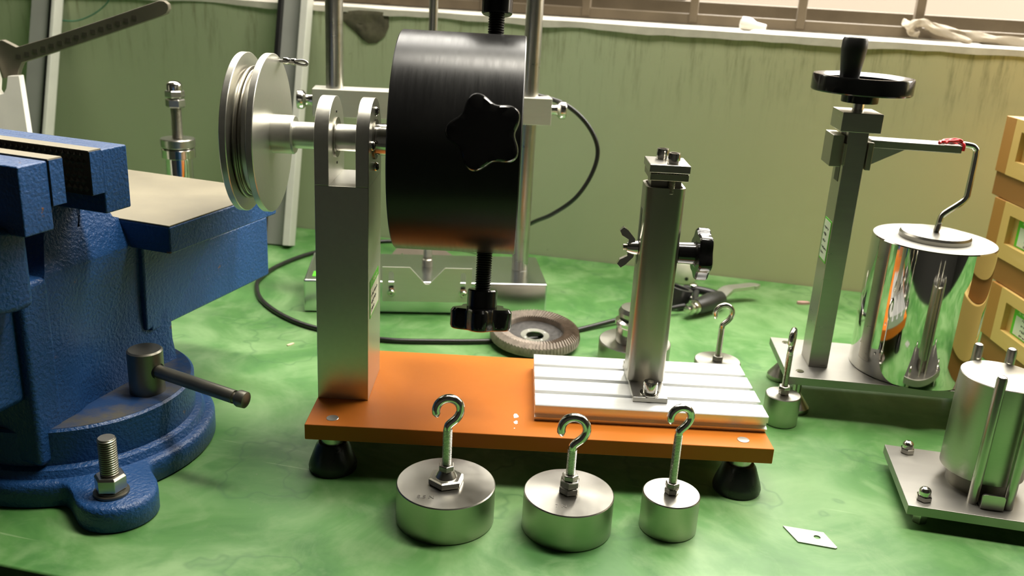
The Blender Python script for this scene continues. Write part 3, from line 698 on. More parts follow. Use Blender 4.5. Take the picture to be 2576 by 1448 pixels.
mj = jaw(-0.0970, -0.0745, 0, 0, 'movable_jaw')
jaw_plate(mj, -0.0745, -0.0630, 1)
obj('jaw_bridge', MB().prism([(-0.045, -0.135), (0.045, -0.135), (0.062, -0.098), (0.062, -0.084), (-0.062, -0.084), (-0.062, -0.098)], 0.148, JB + 0.004), 'vise_blue', VISE, 0.005, 40, 3)
# spindle and tommy bar at the front end
sp_ = obj('spindle', MB().at(frame((0, -0.126, 0.112), (0, -1, 0))).lathe([(0.012, 0), (0.012, 0.020), (0.020, 0.022), (0.020, 0.050), (0.017, 0.053), (0.001, 0.053)], 36), 'steel_dark', VISE, 0, 30)
obj('tommy_bar', MB().at(frame((0, -0.163, 0.112), (0.5, 0, 1))).lathe([(0.008, -0.11), (0.010, -0.108), (0.010, -0.100), (0.006, -0.098), (0.006, 0.078), (0.010, 0.080), (0.010, 0.088), (0.008, 0.090)], 20), 'steel_dark', sp_, 0, 30)
# lock knob with bar
K = to_v(gz(372, 980, 0.052)); zk = 0.0855
kb = obj('lock_boss', MB().at(T(K.x, K.y)).lathe([(0.0128, 0.0515), (0.0128, zk - 0.0012), (0.0116, zk), (0.001, zk)], 40), 'steel_dark', VISE, 0, 30)
b0 = to_v(gy(400, 934, 0.612)); b1 = to_v(gy(590, 998, 0.585)); b2 = to_v(gy(622, 1007, 0.582)); b00 = b0 - (b1 - b0) * 0.06
obj('lock_bar', MB().sweep([b00, b0, b1], 0.0050, 20), 'steel_dark', kb, 0, 30)
dv = (b2 - b1).normalized(); fm = frame(b1, dv); Lb = (b2 - b1).length
obj('bar_end', MB().at(fm).lathe([(0.0050, -0.001), (0.0035, 0.0002), (0.0035, 0.0015), (0.0055, 0.0022), (0.0063, 0.004), (0.0060, Lb - 0.001), (0.0042, Lb)], 20), 'steel_dark', kb, 0, 30)
bh = obj('bar_hole', MB().at(frame(b0 - (b1 - b0).normalized() * 0.0035, b1 - b0)).cyl(0.0060, 0, 0.0030, 24), 'black_satin', kb)
# anchor bolt
B = to_v(gz(281, 1238, FZ))
zt = gy(275, 1100, gz(281, 1238, FZ).y).z
ab = obj('anchor_bolt', MB().at(T(B.x, B.y)).thread(0.0060, FZ, zt - 0.0008, 0.00165, 28).cyl(0.0055, zt - 0.001, zt, 28, 0.0003), 'thread_steel', VISE, 0, 20)
obj('washer', MB().at(T(B.x, B.y)).lathe([(0.0065, FZ), (0.0112, FZ), (0.0115, FZ + 0.0004), (0.0115, FZ + 0.0018), (0.0112, FZ + 0.0022), (0.0065, FZ + 0.0022)], 40), 'steel_dark', ab)
obj('nut', MB().at(T(B.x, B.y)).hexnut(0.0180, FZ + 0.0030, FZ + 0.0145, 0.45), 'steel', ab, 0.0004, 25)
obj('spring_washer', MB().at(T(B.x, B.y)).cyl(0.0095, FZ + 0.0020, FZ + 0.0034, 36), 'steel_dark', ab)

# ================================================================ STAND BEHIND THE RIG
fl = gz(765, 785); frp = gz(1372, 795); SY = atan2(frp.y - fl.y, frp.x - fl.x); SWD = hypot(frp.x - fl.x, frp.y - fl.y)
STD = thing('twin_rod_stand', 'shiny zinc stand with two steel rods and a silver crossbar behind the drum', 'test stand', (fl.x, fl.y, 0), SY)
c_, s_2 = cos(SY), sin(SY)
def to_s(p): x, y = p.x - fl.x, p.y - fl.y; return Vector((x * c_ + y * s_2, -x * s_2 + y * c_, p.z))
def on_sy(u, v, yy):
    d = ray(u, v); nx, ny = -s_2, c_; t = (yy + nx * fl.x + ny * fl.y) / (d.x * nx + d.y * ny); return to_s(Vector((0, 0, CAM_H)) + d * t)
SH = 0.0380; SD = to_s(gz(1350, 646, SH)).y
sb = obj('base_box', MB().box(0, SWD, 0, SD, 0.001, SH), 'zinc_sheet', STD, 0.0022, 40, 3)
rr = to_s(gz(1307, 676, SH)); ry = rr.y; rx1 = rr.x; rx0 = on_sy(841, 120, ry).x
cz1 = on_sy(1330, 246, ry - 0.016).z; cz0 = on_sy(1330, 314, ry - 0.016).z
for x in (rx0, rx1): obj('guide_rod', MB().at(T(x, ry)).cyl(0.0094, SH, 0.62, 36, 0.0005), 'steel', STD)
cx0 = on_sy(785, 240, ry - 0.016).x; cx1 = on_sy(1388, 280, ry - 0.016).x
cb = obj('crossbar', MB().box(cx0, cx1, ry - 0.016, ry + 0.016, cz0, cz1), 'aluminium_bar', STD, 0.0006)
for (x, d) in ((cx0, -1), (cx1, 1)):
    obj('thumb_screw', MB().at(frame((x, ry - 0.002, (cz0 + cz1) / 2 + 0.001), (d, 0, 0))).lathe([(0.0062, 0), (0.0055, 0.004), (0.0060, 0.0075), (0.0095, 0.0105), (0.0100, 0.0115), (0.0100, 0.0165), (0.0090, 0.0175), (0.001, 0.0178)], 32), 'steel_bright', cb)
mr = on_sy(1075, 668, ry); mr = to_s(gz(1075, 668, SH))
mx = on_sy(1093, 40, mr.y).x
obj('centre_rod', MB().at(T(mr.x, mr.y)).cyl(0.0048, SH + 0.008, 0.55, 20), 'steel', STD)
obj('centre_rod_end', MB().at(T(mr.x, mr.y)).lathe([(0.0062, SH), (0.0062, SH + 0.008), (0.0050, SH + 0.009), (0.0050, SH + 0.012)], 24), 'thread_steel', STD)
# notched plate on the front face
vx0 = on_sy(962, 700, -0.002).x; vx1 = on_sy(1187, 700, -0.002).x; vz1 = on_sy(1075, 672, -0.002).z; vz0 = on_sy(1075, 757, -0.002).z
vxm = (vx0 + vx1) / 2; vh = vz1 - vz0; hw = 0.0190 * (vx1 - vx0) / 0.099 * 1.0
hw = (vx1 - vx0) * 0.195
def slotpoly(cx, z0, z1, r): return arc(cx, z1 - r, r, 0, pi, 8) + arc(cx, z0 + r, r, pi, 2 * pi, 8)
# plate assembled from outline with two slots: quads strip build through bmesh boolean-free split
sx_a = vx0 + (vx1 - vx0) * 0.098; sx_b = vx1 - (vx1 - vx0) * 0.098; sr = 0.0028; sz1 = vz1 - vh * 0.12; sz0 = vz0 + vh * 0.13
XZ = Matrix(((1, 0, 0, 0), (0, 0, 1, 0), (0, 1, 0, 0), (0, 0, 0, 1)))
mb = MB().at(XZ)
def col(x0, x1, z0, z1): mb.prism([(x0, z0), (x1, z0), (x1, z1), (x0, z1)], -0.0046, -0.0026)
col(vx0, sx_a - sr, vz0, vz1); col(sx_b + sr, vx1, vz0, vz1)
for sx in (sx_a, sx_b):
    mb.prism([(sx - sr, vz0), (sx + sr, vz0)] + arc(sx, sz0 + sr, sr, 0, -pi, 8), -0.0046, -0.0026)
    mb.prism([(sx - sr, vz1)] + arc(sx, sz1 - sr, sr, pi, 0, 8) + [(sx + sr, vz1)], -0.0046, -0.0026)
mb.prism([(sx_a + sr, vz0), (sx_b - sr, vz0), (sx_b - sr, vz1), (vxm + hw, vz1), (vxm + 0.002, vz1 - vh * 0.48), (vxm - 0.002, vz1 - vh * 0.48), (vxm - hw, vz1), (sx_a + sr, vz1)], -0.0046, -0.0026)
vp = obj('notched_plate', mb, 'aluminium_bar', STD, 0, 30)
for sx in (sx_a, sx_b):
    zc = vz0 + vh * 0.28
    scw = obj('plate_screw', MB().at(frame((sx + 0.0005, -0.0044, zc), (0, -1, 0))).lathe([(0.0046, 0), (0.0046, 0.0008), (0.0036, 0.0010), (0.0036, 0.0045), (0.0030, 0.0052), (0.0018, 0.0053), (0.0017, 0.003), (0.0001, 0.003)], 24), 'steel_bright', vp)
mb = MB().box(0.008, 0.034, 0.012, 0.030, SH, SH + 0.0004); sl_ = obj('label_sticker', mb, 'label_green', sb); obj('label_field', MB().box(0.013, 0.034, 0.014, 0.028, SH + 0.0003, SH + 0.0006), 'label_paper', sl_)
# slotted bracket lying behind the stand
p = gz(1040, 628)
t = thing('slotted_bracket', 'dull brown slotted metal plate leaning behind the zinc stand base', 'bracket', (0, 0, 0))
bx = Vector((-0.115, 1.128, 0)); t.location = bx
outl = [(-0.045, 0), (-0.036, 0), (-0.036, 0.010), (-0.031, 0.0145), (-0.026, 0.010), (-0.026, 0), (-0.018, 0), (0.040, 0.0), (0.040, 0.012), (0.012, 0.030), (-0.036, 0.024), (-0.045, 0.012)]
mb = MB().at(Matrix.Rotation(radians(-28), 4, 'X') @ XZ).prism(outl, -0.001, 0.001); obj('bracket_plate', mb, 'cork_plate', t)

# black brake cable: crossbar -> loop in air -> bench -> brake lever
yb = 1.035
pts = [gy(1300, 226, 1.01), gy(1345, 238, 1.02), gy(1420, 262, yb), gy(1475, 310, yb), gy(1503, 370, yb), gy(1492, 430, yb), gy(1450, 495, yb), gy(1390, 538, yb + 0.02), gy(1335, 562, 1.09)]
pts += [gz(1250, 610, 0.025), gz(1120, 612, 0.006), gz(1000, 606, 0.003), gz(900, 612, 0.003), gz(785, 636, 0.003), gz(700, 668, 0.003), gz(655, 700, 0.003), gz(646, 722, 0.003), gz(660, 756, 0.003), gz(715, 795, 0.003), gz(800, 826, 0.003), gz(960, 853, 0.003), gz(1100, 858, 0.003), gz(1240, 857, 0.003), gz(1350, 850, 0.003), gz(1450, 830, 0.003), gz(1545, 806, 0.005), gz(1640, 786, 0.007), gz(1700, 772, 0.010), gz(1722, 768, 0.011)]
cbl = obj('brake_cable', MB().sweep(smooth_path(pts, 8), 0.0026, 10), 'cable_black', None, 0, 60)
tag(cbl, 'thin black cable looping from the crossbar round the bench to the brake lever', 'cable')

# ================================================================ BRAKE LEVER
bl0 = gz(1760, 790)
BLV = thing('brake_lever', 'black bicycle brake lever with a silver blade lying behind the clamp tube', 'brake lever', (bl0.x, bl0.y, 0))
def tb(p): return Vector((p.x - bl0.x, p.y - bl0.y, p.z))
A0 = tb(gz(1750, 772, 0.012)); A1 = tb(gz(1812, 750, 0.013))
obj('lever_housing', MB().sweep([A0, A0.lerp(A1, 0.15), A0.lerp(A1, 0.6), A1], [0.0088, 0.0098, 0.0112, 0.0090], 24), 'brake_black', BLV, 0, 50)
C0 = tb(gz(1722, 728, 0.013)); C1 = tb(gz(1795, 738, 0.015))
obj('perch_arm', MB().sweep(smooth_path([C0, tb(gz(1750, 728, 0.016)), C1, A1 + Vector((0, 0, 0.001))], 4), [0.006, 0.0058, 0.0055, 0.005, 0.005, 0.005, 0.005, 0.005, 0.005, 0.005, 0.005, 0.006, 0.006][:13], 16), 'brake_black', BLV, 0, 50)
obj('perch_strut', MB().sweep(smooth_path([tb(gz(1752, 735, 0.015)), tb(gz(1748, 752, 0.014)), A0], 4), 0.0038, 12), 'brake_black', BLV, 0, 50)
cc = tb(gz(1702, 745, 0.013)); ring = []
obj('bar_clamp', MB().at(frame(cc, (0.25, 0.1, 1))).lathe([(0.0115, -0.012), (0.0165, -0.012), (0.0165, 0.012), (0.0115, 0.012)], 36, True), 'brake_black', BLV, 0.0008, 30)
obj('pivot_bolt', MB().at(T(*tb(gz(1744, 722, 0.018)))).lathe([(0.0050, 0), (0.0050, 0.0035), (0.0042, 0.0042), (0.001, 0.0043)], 24), 'steel_bright', BLV)
obj('clamp_bolt', MB().at(frame(tb(gz(1737, 752, 0.012)), (-0.4, -1, 0.1))).cyl(0.0042, -0.006, 0.004, 20, 0.0006), 'steel_bright', BLV)
dA = (A0 - A1).normalized()
obj('cable_adjuster', MB().at(frame(A0 - dA * 0.001, dA)).lathe([(0.0080, 0), (0.0085, 0.002), (0.0085, 0.0055), (0.0062, 0.006), (0.0062, 0.009), (0.0070, 0.0095), (0.0070, 0.0125), (0.0042, 0.013), (0.0042, 0.018), (0.003, 0.0185)], 24), 'steel_bright', BLV, 0, 30)
path = [tb(gz(1806, 748, 0.012)), tb(gz(1822, 735, 0.015)), tb(gz(1836, 726, 0.017)), tb(gz(1868, 722, 0.018)), tb(gz(1893, 719, 0.019)), tb(gz(1908, 722, 0.019))]
pp = smooth_path(path, 5); vs = []; fs = []
for j, q in enumerate(pp):
    d = (pp[min(j + 1, len(pp) - 1)] - pp[max(j - 1, 0)]).normalized(); sd = Vector((-d.y, d.x, 0)).normalized(); k = j / (len(pp) - 1); wv = 0.0095 * (1 - k) + 0.0062 * k
    for (a, b) in ((-1, -1), (1, -1), (1, 1), (-1, 1)): vs.append(q + sd * wv * a * 0.9 + Vector((0, 0, 0.0022 * b)))
    if j:
        o4 = (j - 1) * 4
        for i in range(4): i2 = (i + 1) % 4; fs.append((o4 + i, o4 + i2, o4 + 4 + i2, o4 + 4 + i))
fs.append((3, 2, 1, 0)); e4 = (len(pp) - 1) * 4; fs.append((e4, e4 + 1, e4 + 2, e4 + 3))
obj('lever_blade', MB().add(vs, fs), 'brake_alloy', BLV, 0.001, 40)
p = gz(1716, 706); t = thing('cream_plug', 'cream plastic plug with a small hole behind the brake lever', 'plug', (p.x, p.y, 0))
obj('plug_body', MB().lathe([(0.0150, 0), (0.0165, 0.002), (0.0165, 0.020), (0.0145, 0.027), (0.008, 0.030), (0.001, 0.0305)], 36), 'cream_plastic', t)
obj('plug_hole', MB().at(frame((0.002, -0.0165, 0.008), (0, -1, 0))).cyl(0.0024, -0.001, 0.0006, 16), 'black_satin', t)

# ================================================================ FLAP DISC
dc = gz(1345, 851, 0.006)
FD = thing('flap_disc', 'brown abrasive flap grinding disc lying on the bench behind the orange plate', 'grinding disc', (dc.x, dc.y, 0.0062), 0.2); FD.rotation_euler = (radians(5), 0, 0.2)
obj('backing_dish', MB().lathe([(0.0095, 0.0005), (0.0430, 0.0030), (0.0440, 0.0045), (0.0300, 0.0055), (0.0110, 0.0030), (0.0095, 0.0025)], 72, True), 'fibreglass', FD)
mb = MB(); NF = 76
for i in range(NF):
    a = 2 * pi * i / NF; st_ = radians(7.2)
    vs = []
    for (r, z0, z1) in ((0.0300, 0.0050, 0.0125), (0.0400, 0.0035, 0.0150), (0.0455, 0.0025, 0.0115), (0.0470, 0.0020, 0.0060)):
        for (da, zz) in ((0, z0), (st_ * 1.3, z0), (st_ * 1.3, z1 - 0.0040), (0, z1)):
            vs.append((r * cos(a + da - r * 6), r * sin(a + da - r * 6), zz))
    fs = [(3, 2, 1, 0), (12, 13, 14, 15)]
    for j in range(3):
        for k in range(4): k2 = (k + 1) % 4; fs.append((j * 4 + k, j * 4 + k2, (j + 1) * 4 + k2, (j + 1) * 4 + k))
    mb.add(vs, fs)
fl_ = obj('flaps', mb, 'abrasive', FD, 0, 20); fl_['kind'] = 'stuff'
hub = obj('hub_ring', MB().lathe([(0.0092, 0.0024), (0.0150, 0.0030), (0.0152, 0.0034), (0.0150, 0.0040), (0.0092, 0.0036)], 40, True), 'aluminium', FD)
for k in range(4): obj('rivet_hole', MB().at(T(0.0122 * cos(k * pi / 2 + 0.4), 0.0122 * sin(k * pi / 2 + 0.4), 0.0036)).cyl(0.0010, 0, 0.0006, 10), 'bottle_white', hub)

# ================================================================ RIGHT STAND WITH HANDWHEEL
ZP = 0.038; p0 = gz(1982.5, 946, ZP); SY2 = -0.085
CSN = thing('handwheel_stand', 'steel column stand with black handwheel and side arm at the right', 'test stand', (p0.x, p0.y, 0), SY2)
c2, s2 = cos(SY2), sin(SY2)
def to_c(p): x, y = p.x - p0.x, p.y - p0.y; return Vector((x * c2 + y * s2, -x * s2 + y * c2, p.z))
def on_cy(u, v, yy):
    d = ray(u, v); nx, ny = -s2, c2; t = (yy + nx * p0.x + ny * p0.y) / (d.x * nx + d.y * ny); return to_c(Vector((0, 0, CAM_H)) + d * t)
PL2, PD2 = 0.195, to_c(gz(1938, 847, ZP)).y
cp_ = obj('base_plate', MB().box(0, PL2, 0, PD2, ZP - 0.0075, ZP), 'steel_plate', CSN, 0.0005)
for (fx, fy) in ((0.013, 0.014), (0.013, PD2 - 0.012), (PL2 - 0.013, 0.014), (PL2 - 0.013, PD2 - 0.012)):
    f_ = obj('foot', MB().at(T(fx, fy)).lathe([(0.0125, 0), (0.0130, 0.001), (0.0130, 0.0045), (0.0040, 0.0170), (0.0036, 0.0180)], 36), 'steel', CSN, 0, 30)
    obj('foot_stud', MB().at(T(fx, fy)).cyl(0.0036, 0.017, ZP - 0.0075, 16), 'steel', f_)
    obj('stud_end', MB().at(T(fx, fy)).cyl(0.0036, ZP - 0.001, ZP + 0.0006, 16, 0.0002), 'steel_bright', cp_)
ca = to_c(gz(2033, 921, ZP)); cb2 = to_c(gz(2081, 925, ZP)); cx0, cx1, cy0 = ca.x, cb2.x, ca.y; cy1 = cy0 + 0.031
ctop = on_cy(2160, 331, cy0).z
colm = obj('column', MB().box(cx0, cx1, cy0, cy1, ZP, ctop), 'steel', CSN, 0.0005)
ycm = (cy0 + cy1) / 2; xcm = (cx0 + cx1) / 2
za = on_cy(2105, 412, ycm).z; zb = on_cy(2105, 452, ycm).z
obj('column_slot', yzprism(MB(), [(ycm - 0.008, zb), (ycm + 0.006, zb), (ycm + 0.006, ctop - 0.002), (ycm - 0.008, ctop - 0.002)], cx0 - 0.0003, cx0 + 0.0003), 'black_satin', colm)
# label on the left face of the column
ml = Matrix(((0, 0, -1, cx0), (-1, 0, 0, ycm - 0.001), (0, 1, 0, (on_cy(2090, 555, cy0).z + on_cy(2060, 670, cy0).z) / 2), (0, 0, 0, 1)))
st = sticker(colm, ml, 0.024, 0.038); obj('label_field', MB().at(ml).box(-0.0105, 0.0105, -0.0175, 0.0175, 0.0002, 0.0005), 'label_paper', st)
mb = MB(); 
for y_ in (0.011, 0.005, -0.001, -0.007, -0.012): scribble(mb, ml, -0.008, random.uniform(0, 0.008), y_, 0.0028, 0.0005)
obj('label_writing', mb, 'ink', st)
capz = on_cy(2160, 286, cy0 - 0.003).z
cpb = obj('column_cap', MB().box(cx0 - 0.0075, cx1 + 0.0085, cy0 - 0.003, cy1 + 0.004, ctop - 0.0005, ctop + 0.0155), 'steel', CSN, 0.0005)
ctop2 = ctop + 0.0155
zhub = on_cy(2160, 257, ycm).z
obj('spindle', MB().at(T(xcm, ycm)).cyl(0.0048, ctop2, zhub + 0.002, 24), 'steel_bright', CSN)
zwc = on_cy(2169, 211, ycm).z
whl = obj('handwheel', MB().at(T(xcm, ycm)).lathe([(0.0300, zwc - 0.0055), (0.0405, zwc - 0.0068), (0.0412, zwc - 0.0058), (0.0412, zwc + 0.0055), (0.0405, zwc + 0.0068), (0.0385, zwc + 0.0070), (0.0305, zwc + 0.0040)], 96, True), 'black_plastic', CSN, 0, 30)
whl['label'] = 'black handwheel rim'
obj('wheel_web', MB().at(T(xcm, ycm)).cyl(0.0304, zwc - 0.0055, zwc - 0.0030, 64), 'black_satin', whl)
obj('wheel_hub', MB().at(T(xcm, ycm)).lathe([(0.0150, zhub), (0.0152, zhub + 0.001), (0.0152, zwc - 0.003), (0.0152, zwc + 0.002), (0.010, zwc + 0.003)], 48), 'black_plastic', whl)
hp = on_cy(2144, 192, ycm - 0.020); hzt = on_cy(2148, 94, ycm - 0.020).z; hx = on_cy(2144, 150, ycm - 0.020).x; H0 = zwc + 0.0035
hd = obj('crank_handle', MB().at(T(hx, ycm - 0.020)).lathe([(0.0070, H0), (0.0076, H0 + 0.001), (0.0084, H0 + 0.010), (0.0102, H0 + (hzt - H0) * 0.72), (0.0100, hzt - 0.002), (0.0090, hzt), (0.002, hzt)], 40), 'black_satin', whl, 0, 40)
obj('handle_screw', MB().at(T(hx, ycm - 0.020)).cyl(0.0058, hzt - 0.0005, hzt + 0.0005, 24, 0.0002), 'steel_dark', hd)
# slider and arm
sz1_, sz0_ = on_cy(2100, 334, ycm).z, on_cy(2100, 412, ycm).z
obj('slider_cheek', MB().box(cx0 - 0.0110, cx0 - 0.0015, cy0 + 0.002, cy1 + 0.002, sz0_, sz1_), 'slider_steel', CSN, 0.0005)
obj('slider_cheek', MB().box(cx1 + 0.001, cx1 + 0.0055, cy0 - 0.001, cy1 + 0.002, sz0_ - 0.001, sz1_ - 0.004), 'slider_steel', CSN, 0.0005)
obj('slider_lug', MB().box(cx0 - 0.002, cx0 + 0.0005, cy0 - 0.002, cy0 + 0.008, sz0_ + 0.002, sz1_ - 0.006), 'slider_steel', CSN, 0.0005)
ax1 = on_cy(2420, 375, cy0 + 0.006).x; az = on_cy(2200, 352, cy0 + 0.006).z
arm = obj('arm', MB().box(cx1 + 0.004, ax1, cy0 + 0.005, cy1 - 0.004, az - 0.0065, az), 'steel_plate', CSN, 0.0006)
obj('gusset', MB().at(XZ @ T(0, 0, 0)).prism([(cx1 + 0.005, az - 0.0064), (cx1 + 0.005, az - 0.024), (cx1 + 0.037, az - 0.0064)], cy0 + 0.012, cy0 + 0.015), 'aluminium', arm)
# red cord wrapped round the arm end
mb = MB(); ym = cy0 + 0.010
def on_top(x, y, h): return (ax1 - x, ym + y, az + 0.0012 + h)
mb.sweep(smooth_path([on_top(0.019, -0.003, 0), on_top(0.012, 0.004, 0.0008), on_top(0.004, 0.002, 0.0016), on_top(-0.0006, -0.004, 0.0004), (ax1 + 0.0009, cy0 + 0.005, az - 0.004)], 6), 0.0012, 10)
mb.sweep(smooth_path([on_top(0.017, 0.003, 0.0002), on_top(0.011, -0.004, 0.0020), on_top(0.005, -0.0045, 0.0030), on_top(0.001, 0.001, 0.0028), on_top(0.006, 0.005, 0.0024), on_top(0.013, 0.0045, 0.0014), on_top(0.016, -0.001, 0.0006)], 6), 0.0012, 10)
mb.sweep(smooth_path([on_top(0.014, -0.0045, 0.0004), on_top(0.008, -0.001, 0.0034), on_top(0.003, -0.004, 0.0036), on_top(-0.0004, -0.001, 0.0012), (ax1 + 0.0010, ym, az - 0.003)], 6), 0.0011, 10)
rc = obj('red_cord', mb, 'red_cord', None, 0, 60); rc.location = (p0.x, p0.y, 0); rc.rotation_euler = (0, 0, SY2)
tag(rc, 'bright red cord tied round the end of the handwheel stand arm', 'cord')
# big polished cylinder hanging by its bent rod
CYL = thing('polished_cylinder', 'large mirror-polished steel cylinder with a bent hanging rod on the handwheel stand base', 'weight', (0.371, 0.78, ZP))
obj('cylinder_body', MB().lathe([(0.0512, 0.0002), (0.0518, 0.0008), (0.0518, 0.1235), (0.0512, 0.1242), (0.030, 0.1242), (0.002, 0.1242)], 128), 'steel_polished', CYL, 0, 25)
obj('top_face', MB().cyl(0.0511, 0.1240, 0.1244, 96), 'dusty_steel', CYL)
obj('top_disc', MB().lathe([(0.0295, 0.1243), (0.0298, 0.1250), (0.0298, 0.1280), (0.0285, 0.1300), (0.002, 0.1306)], 80), 'steel_turned', CYL, 0, 25)
pts = [Vector((0.0, 0.0, 0.1300))] + [gy(u, v, 0.778) - Vector((0.371, 0.78, ZP)) for (u, v) in ((2362, 562), (2368, 545), (2380, 534), (2415, 512), (2430, 498), (2436, 478), (2455, 390), (2452, 372), (2440, 366), (2400, 360), (2370, 357))]
sp = [pts[0]]
obj('hanging_rod', MB().sweep(smooth_path(pts, 4), 0.0026, 12), 'steel_bright', CYL, 0, 60)

# ================================================================ FRONT RIGHT FIXTURE
q0 = gz(2285, 1270, 0.018); FY = -0.185
FXT = thing('pin_fixture', 'small steel plate with dome nuts and four upright pins at the right edge', 'fixture', (q0.x, q0.y, 0), FY)
c3, s3 = cos(FY), sin(FY)
def to_f(p): x, y = p.x - q0.x, p.y - q0.y; return Vector((x * c3 + y * s3, -x * s3 + y * c3, p.z))
fd = to_f(gz(2235, 1118, 0.018)).y
fp = obj('base_plate', MB().box(0, 0.135, 0, fd, 0.0105, 0.018), 'steel_plate', FXT, 0.0005)
for (u, v) in ((2281, 1137), (2323, 1256)):
    q = to_f(gz(u, v, 0.018)); an = obj('acorn_nut', MB().at(T(q.x, q.y)).acorn(0.0096, 0.018, 0.4), 'steel_bright', FXT, 0, 28)
    obj('bolt_foot', MB().at(T(q.x, q.y)).hexnut(0.0096, 0, 0.0105, 0.4), 'steel', FXT)
for q in ((0.123, 0.012), (0.123, fd - 0.012)):
    obj('acorn_nut', MB().at(T(*q)).acorn(0.0096, 0.018, 0.4), 'steel_bright', FXT, 0, 28); obj('bolt_foot', MB().at(T(*q)).hexnut(0.0096, 0, 0.0105, 0.4), 'steel', FXT)
fc = to_f(Vector((0.3593, 0.6074, 0)))
for w_ in ((0.3424, 0.5794), (0.3650, 0.5735), (0.3555, 0.6415), (0.3775, 0.6350)):
    q = to_f(Vector((*w_, 0))); zt = 0.1180
    obj('pin', MB().at(T(q.x, q.y)).lathe([(0.0036, 0.018), (0.0036, zt - 0.003), (0.0030, zt - 0.0008), (0.0018, zt), (0.0002, zt + 0.0001)], 24), 'steel', FXT, 0, 40)
q = to_f(gz(2494, 1283, 0.018))
br = obj('stop_bracket', MB().box(q.x - 0.0078, q.x + 0.0078, q.y, q.y + 0.022, 0.018, 0.0200), 'steel', FXT, 0.0003)
obj('stop_tab', MB().at(Matrix(((1, 0, 0, 0), (0, 0, 1, 0), (0, 1, 0, 0), (0, 0, 0, 1)))).prism(rrect(q.x - 0.0078, q.x + 0.0078, 0.018, 0.0298, 0.0022, 5), q.y - 0.0002, q.y + 0.0018), 'steel', br, 0.0002)
obj('support_ring', MB().at(T(fc.x, fc.y)).lathe([(0.0180, 0.018), (0.0225, 0.018), (0.0225, 0.0312), (0.0180, 0.0312)], 48, True), 'steel_dark', FXT)
cy2 = obj('steel_cylinder', MB().lathe([(0.0282, 0), (0.0288, 0.0006), (0.0288, 0.0748), (0.0283, 0.0753), (0.012, 0.0753), (0.001, 0.0753)], 96), 'steel_turned', None, 0, 25)
cy2.location = (0.3593, 0.6074, 0.0313); tag(cy2, 'brushed steel cylinder standing between the pins of the front right plate', 'cylinder')

# ================================================================ WOODEN BOXES
random.seed(9)
BXX = 0.51
for k, (yf, z0, lab, tilt) in enumerate(((0.925, 0.0, 'pine box with a green card, lowest of the stack at the right edge', 0.0), (0.957, 0.084, 'pine box with a green card, middle of the stack at the right edge', 0.02), (0.970, 0.168, 'pine box, topmost of the stack at the right edge', -0.01))):
    BW = thing('wooden_box', lab, 'box', (BXX, yf, z0), tilt, 'stacked pine boxes')
    # local: x>0 into the box, y<0 towards camera; face at x=0
    Ln, Dp, Hh = 0.30, 0.20, 0.0835; hb = 0.0255
    obj('bottom_board', MB().box(0.002, Dp, -Ln, 0, 0.0, hb), 'pine_brown', BW, 0.0008)
    obj('corner_post', MB().box(0.0, 0.018, -0.022, 0, hb, Hh), 'pine_end', BW, 0.0006)
    wx0, wx1, wz0, wz1 = -0.115, -0.036, hb + 0.016, Hh - 0.012
    fbm = MB(); fbm.box(0, 0.012, -Ln, -0.022, hb, wz0); fbm.box(0, 0.012, -Ln, -0.022, wz1, Hh); fbm.box(0, 0.012, wx1, -0.022, wz0, wz1); fbm.box(0, 0.012, -Ln, wx0, wz0, wz1)
    fb = obj('front_frame', fbm, 'pine', BW)
    obj('back_panel', MB().box(0.006, 0.012, wx0, wx1, wz0, wz1), 'pine', BW)
    obj('side_board', MB().box(0.012, Dp, -Ln, -Ln + 0.012, hb, Hh), 'pine', BW)
    obj('side_board', MB().box(0.018, Dp, -0.012, -0.0005, hb, Hh), 'pine', BW)
    obj('back_board', MB().box(Dp - 0.012, Dp, -Ln + 0.012, -0.012, hb, Hh), 'pine', BW)
    obj('lid', MB().box(0.012, Dp - 0.012, -Ln + 0.012, -0.022, Hh - 0.010, Hh - 0.001), 'pine', BW)
    if k < 2:
        mlb = Matrix(((0, 0, -1, 0.006), (-1, 0, 0, (wx0 + wx1) / 2 - 0.004), (0, 1, 0, (wz0 + wz1) / 2), (0, 0, 0, 1))); w_, h_ = (wx1 - wx0) - 0.010, wz1 - wz0 - 0.001
        cd = obj('label_card', MB().at(mlb).box(-w_ / 2, w_ / 2, -h_ / 2, h_ / 2, 0, 0.0004), 'label_green', BW)
        obj('label_field', MB().at(mlb).box(-w_ / 2 + 0.005, w_ / 2 - 0.004, -h_ / 2 + 0.0015, h_ / 2 - 0.008, 0.0003, 0.0007), 'label_paper', cd)
        mb = MB()
        for j, y_ in enumerate((0.005, -0.001, -0.006, -0.011)): scribble(mb, mlb, -w_ * 0.25, w_ * (0.35, 0.25, 0.2, -0.05)[j], y_, 0.0032, 0.0007)
        obj('label_writing', mb, 'ink', cd)
        mb = scribble(MB(), mlb, -w_ * 0.38, w_ * 0.40, h_ / 2 - 0.004, 0.0034, 0.0004); obj('label_heading', mb, 'ink_pale', cd)

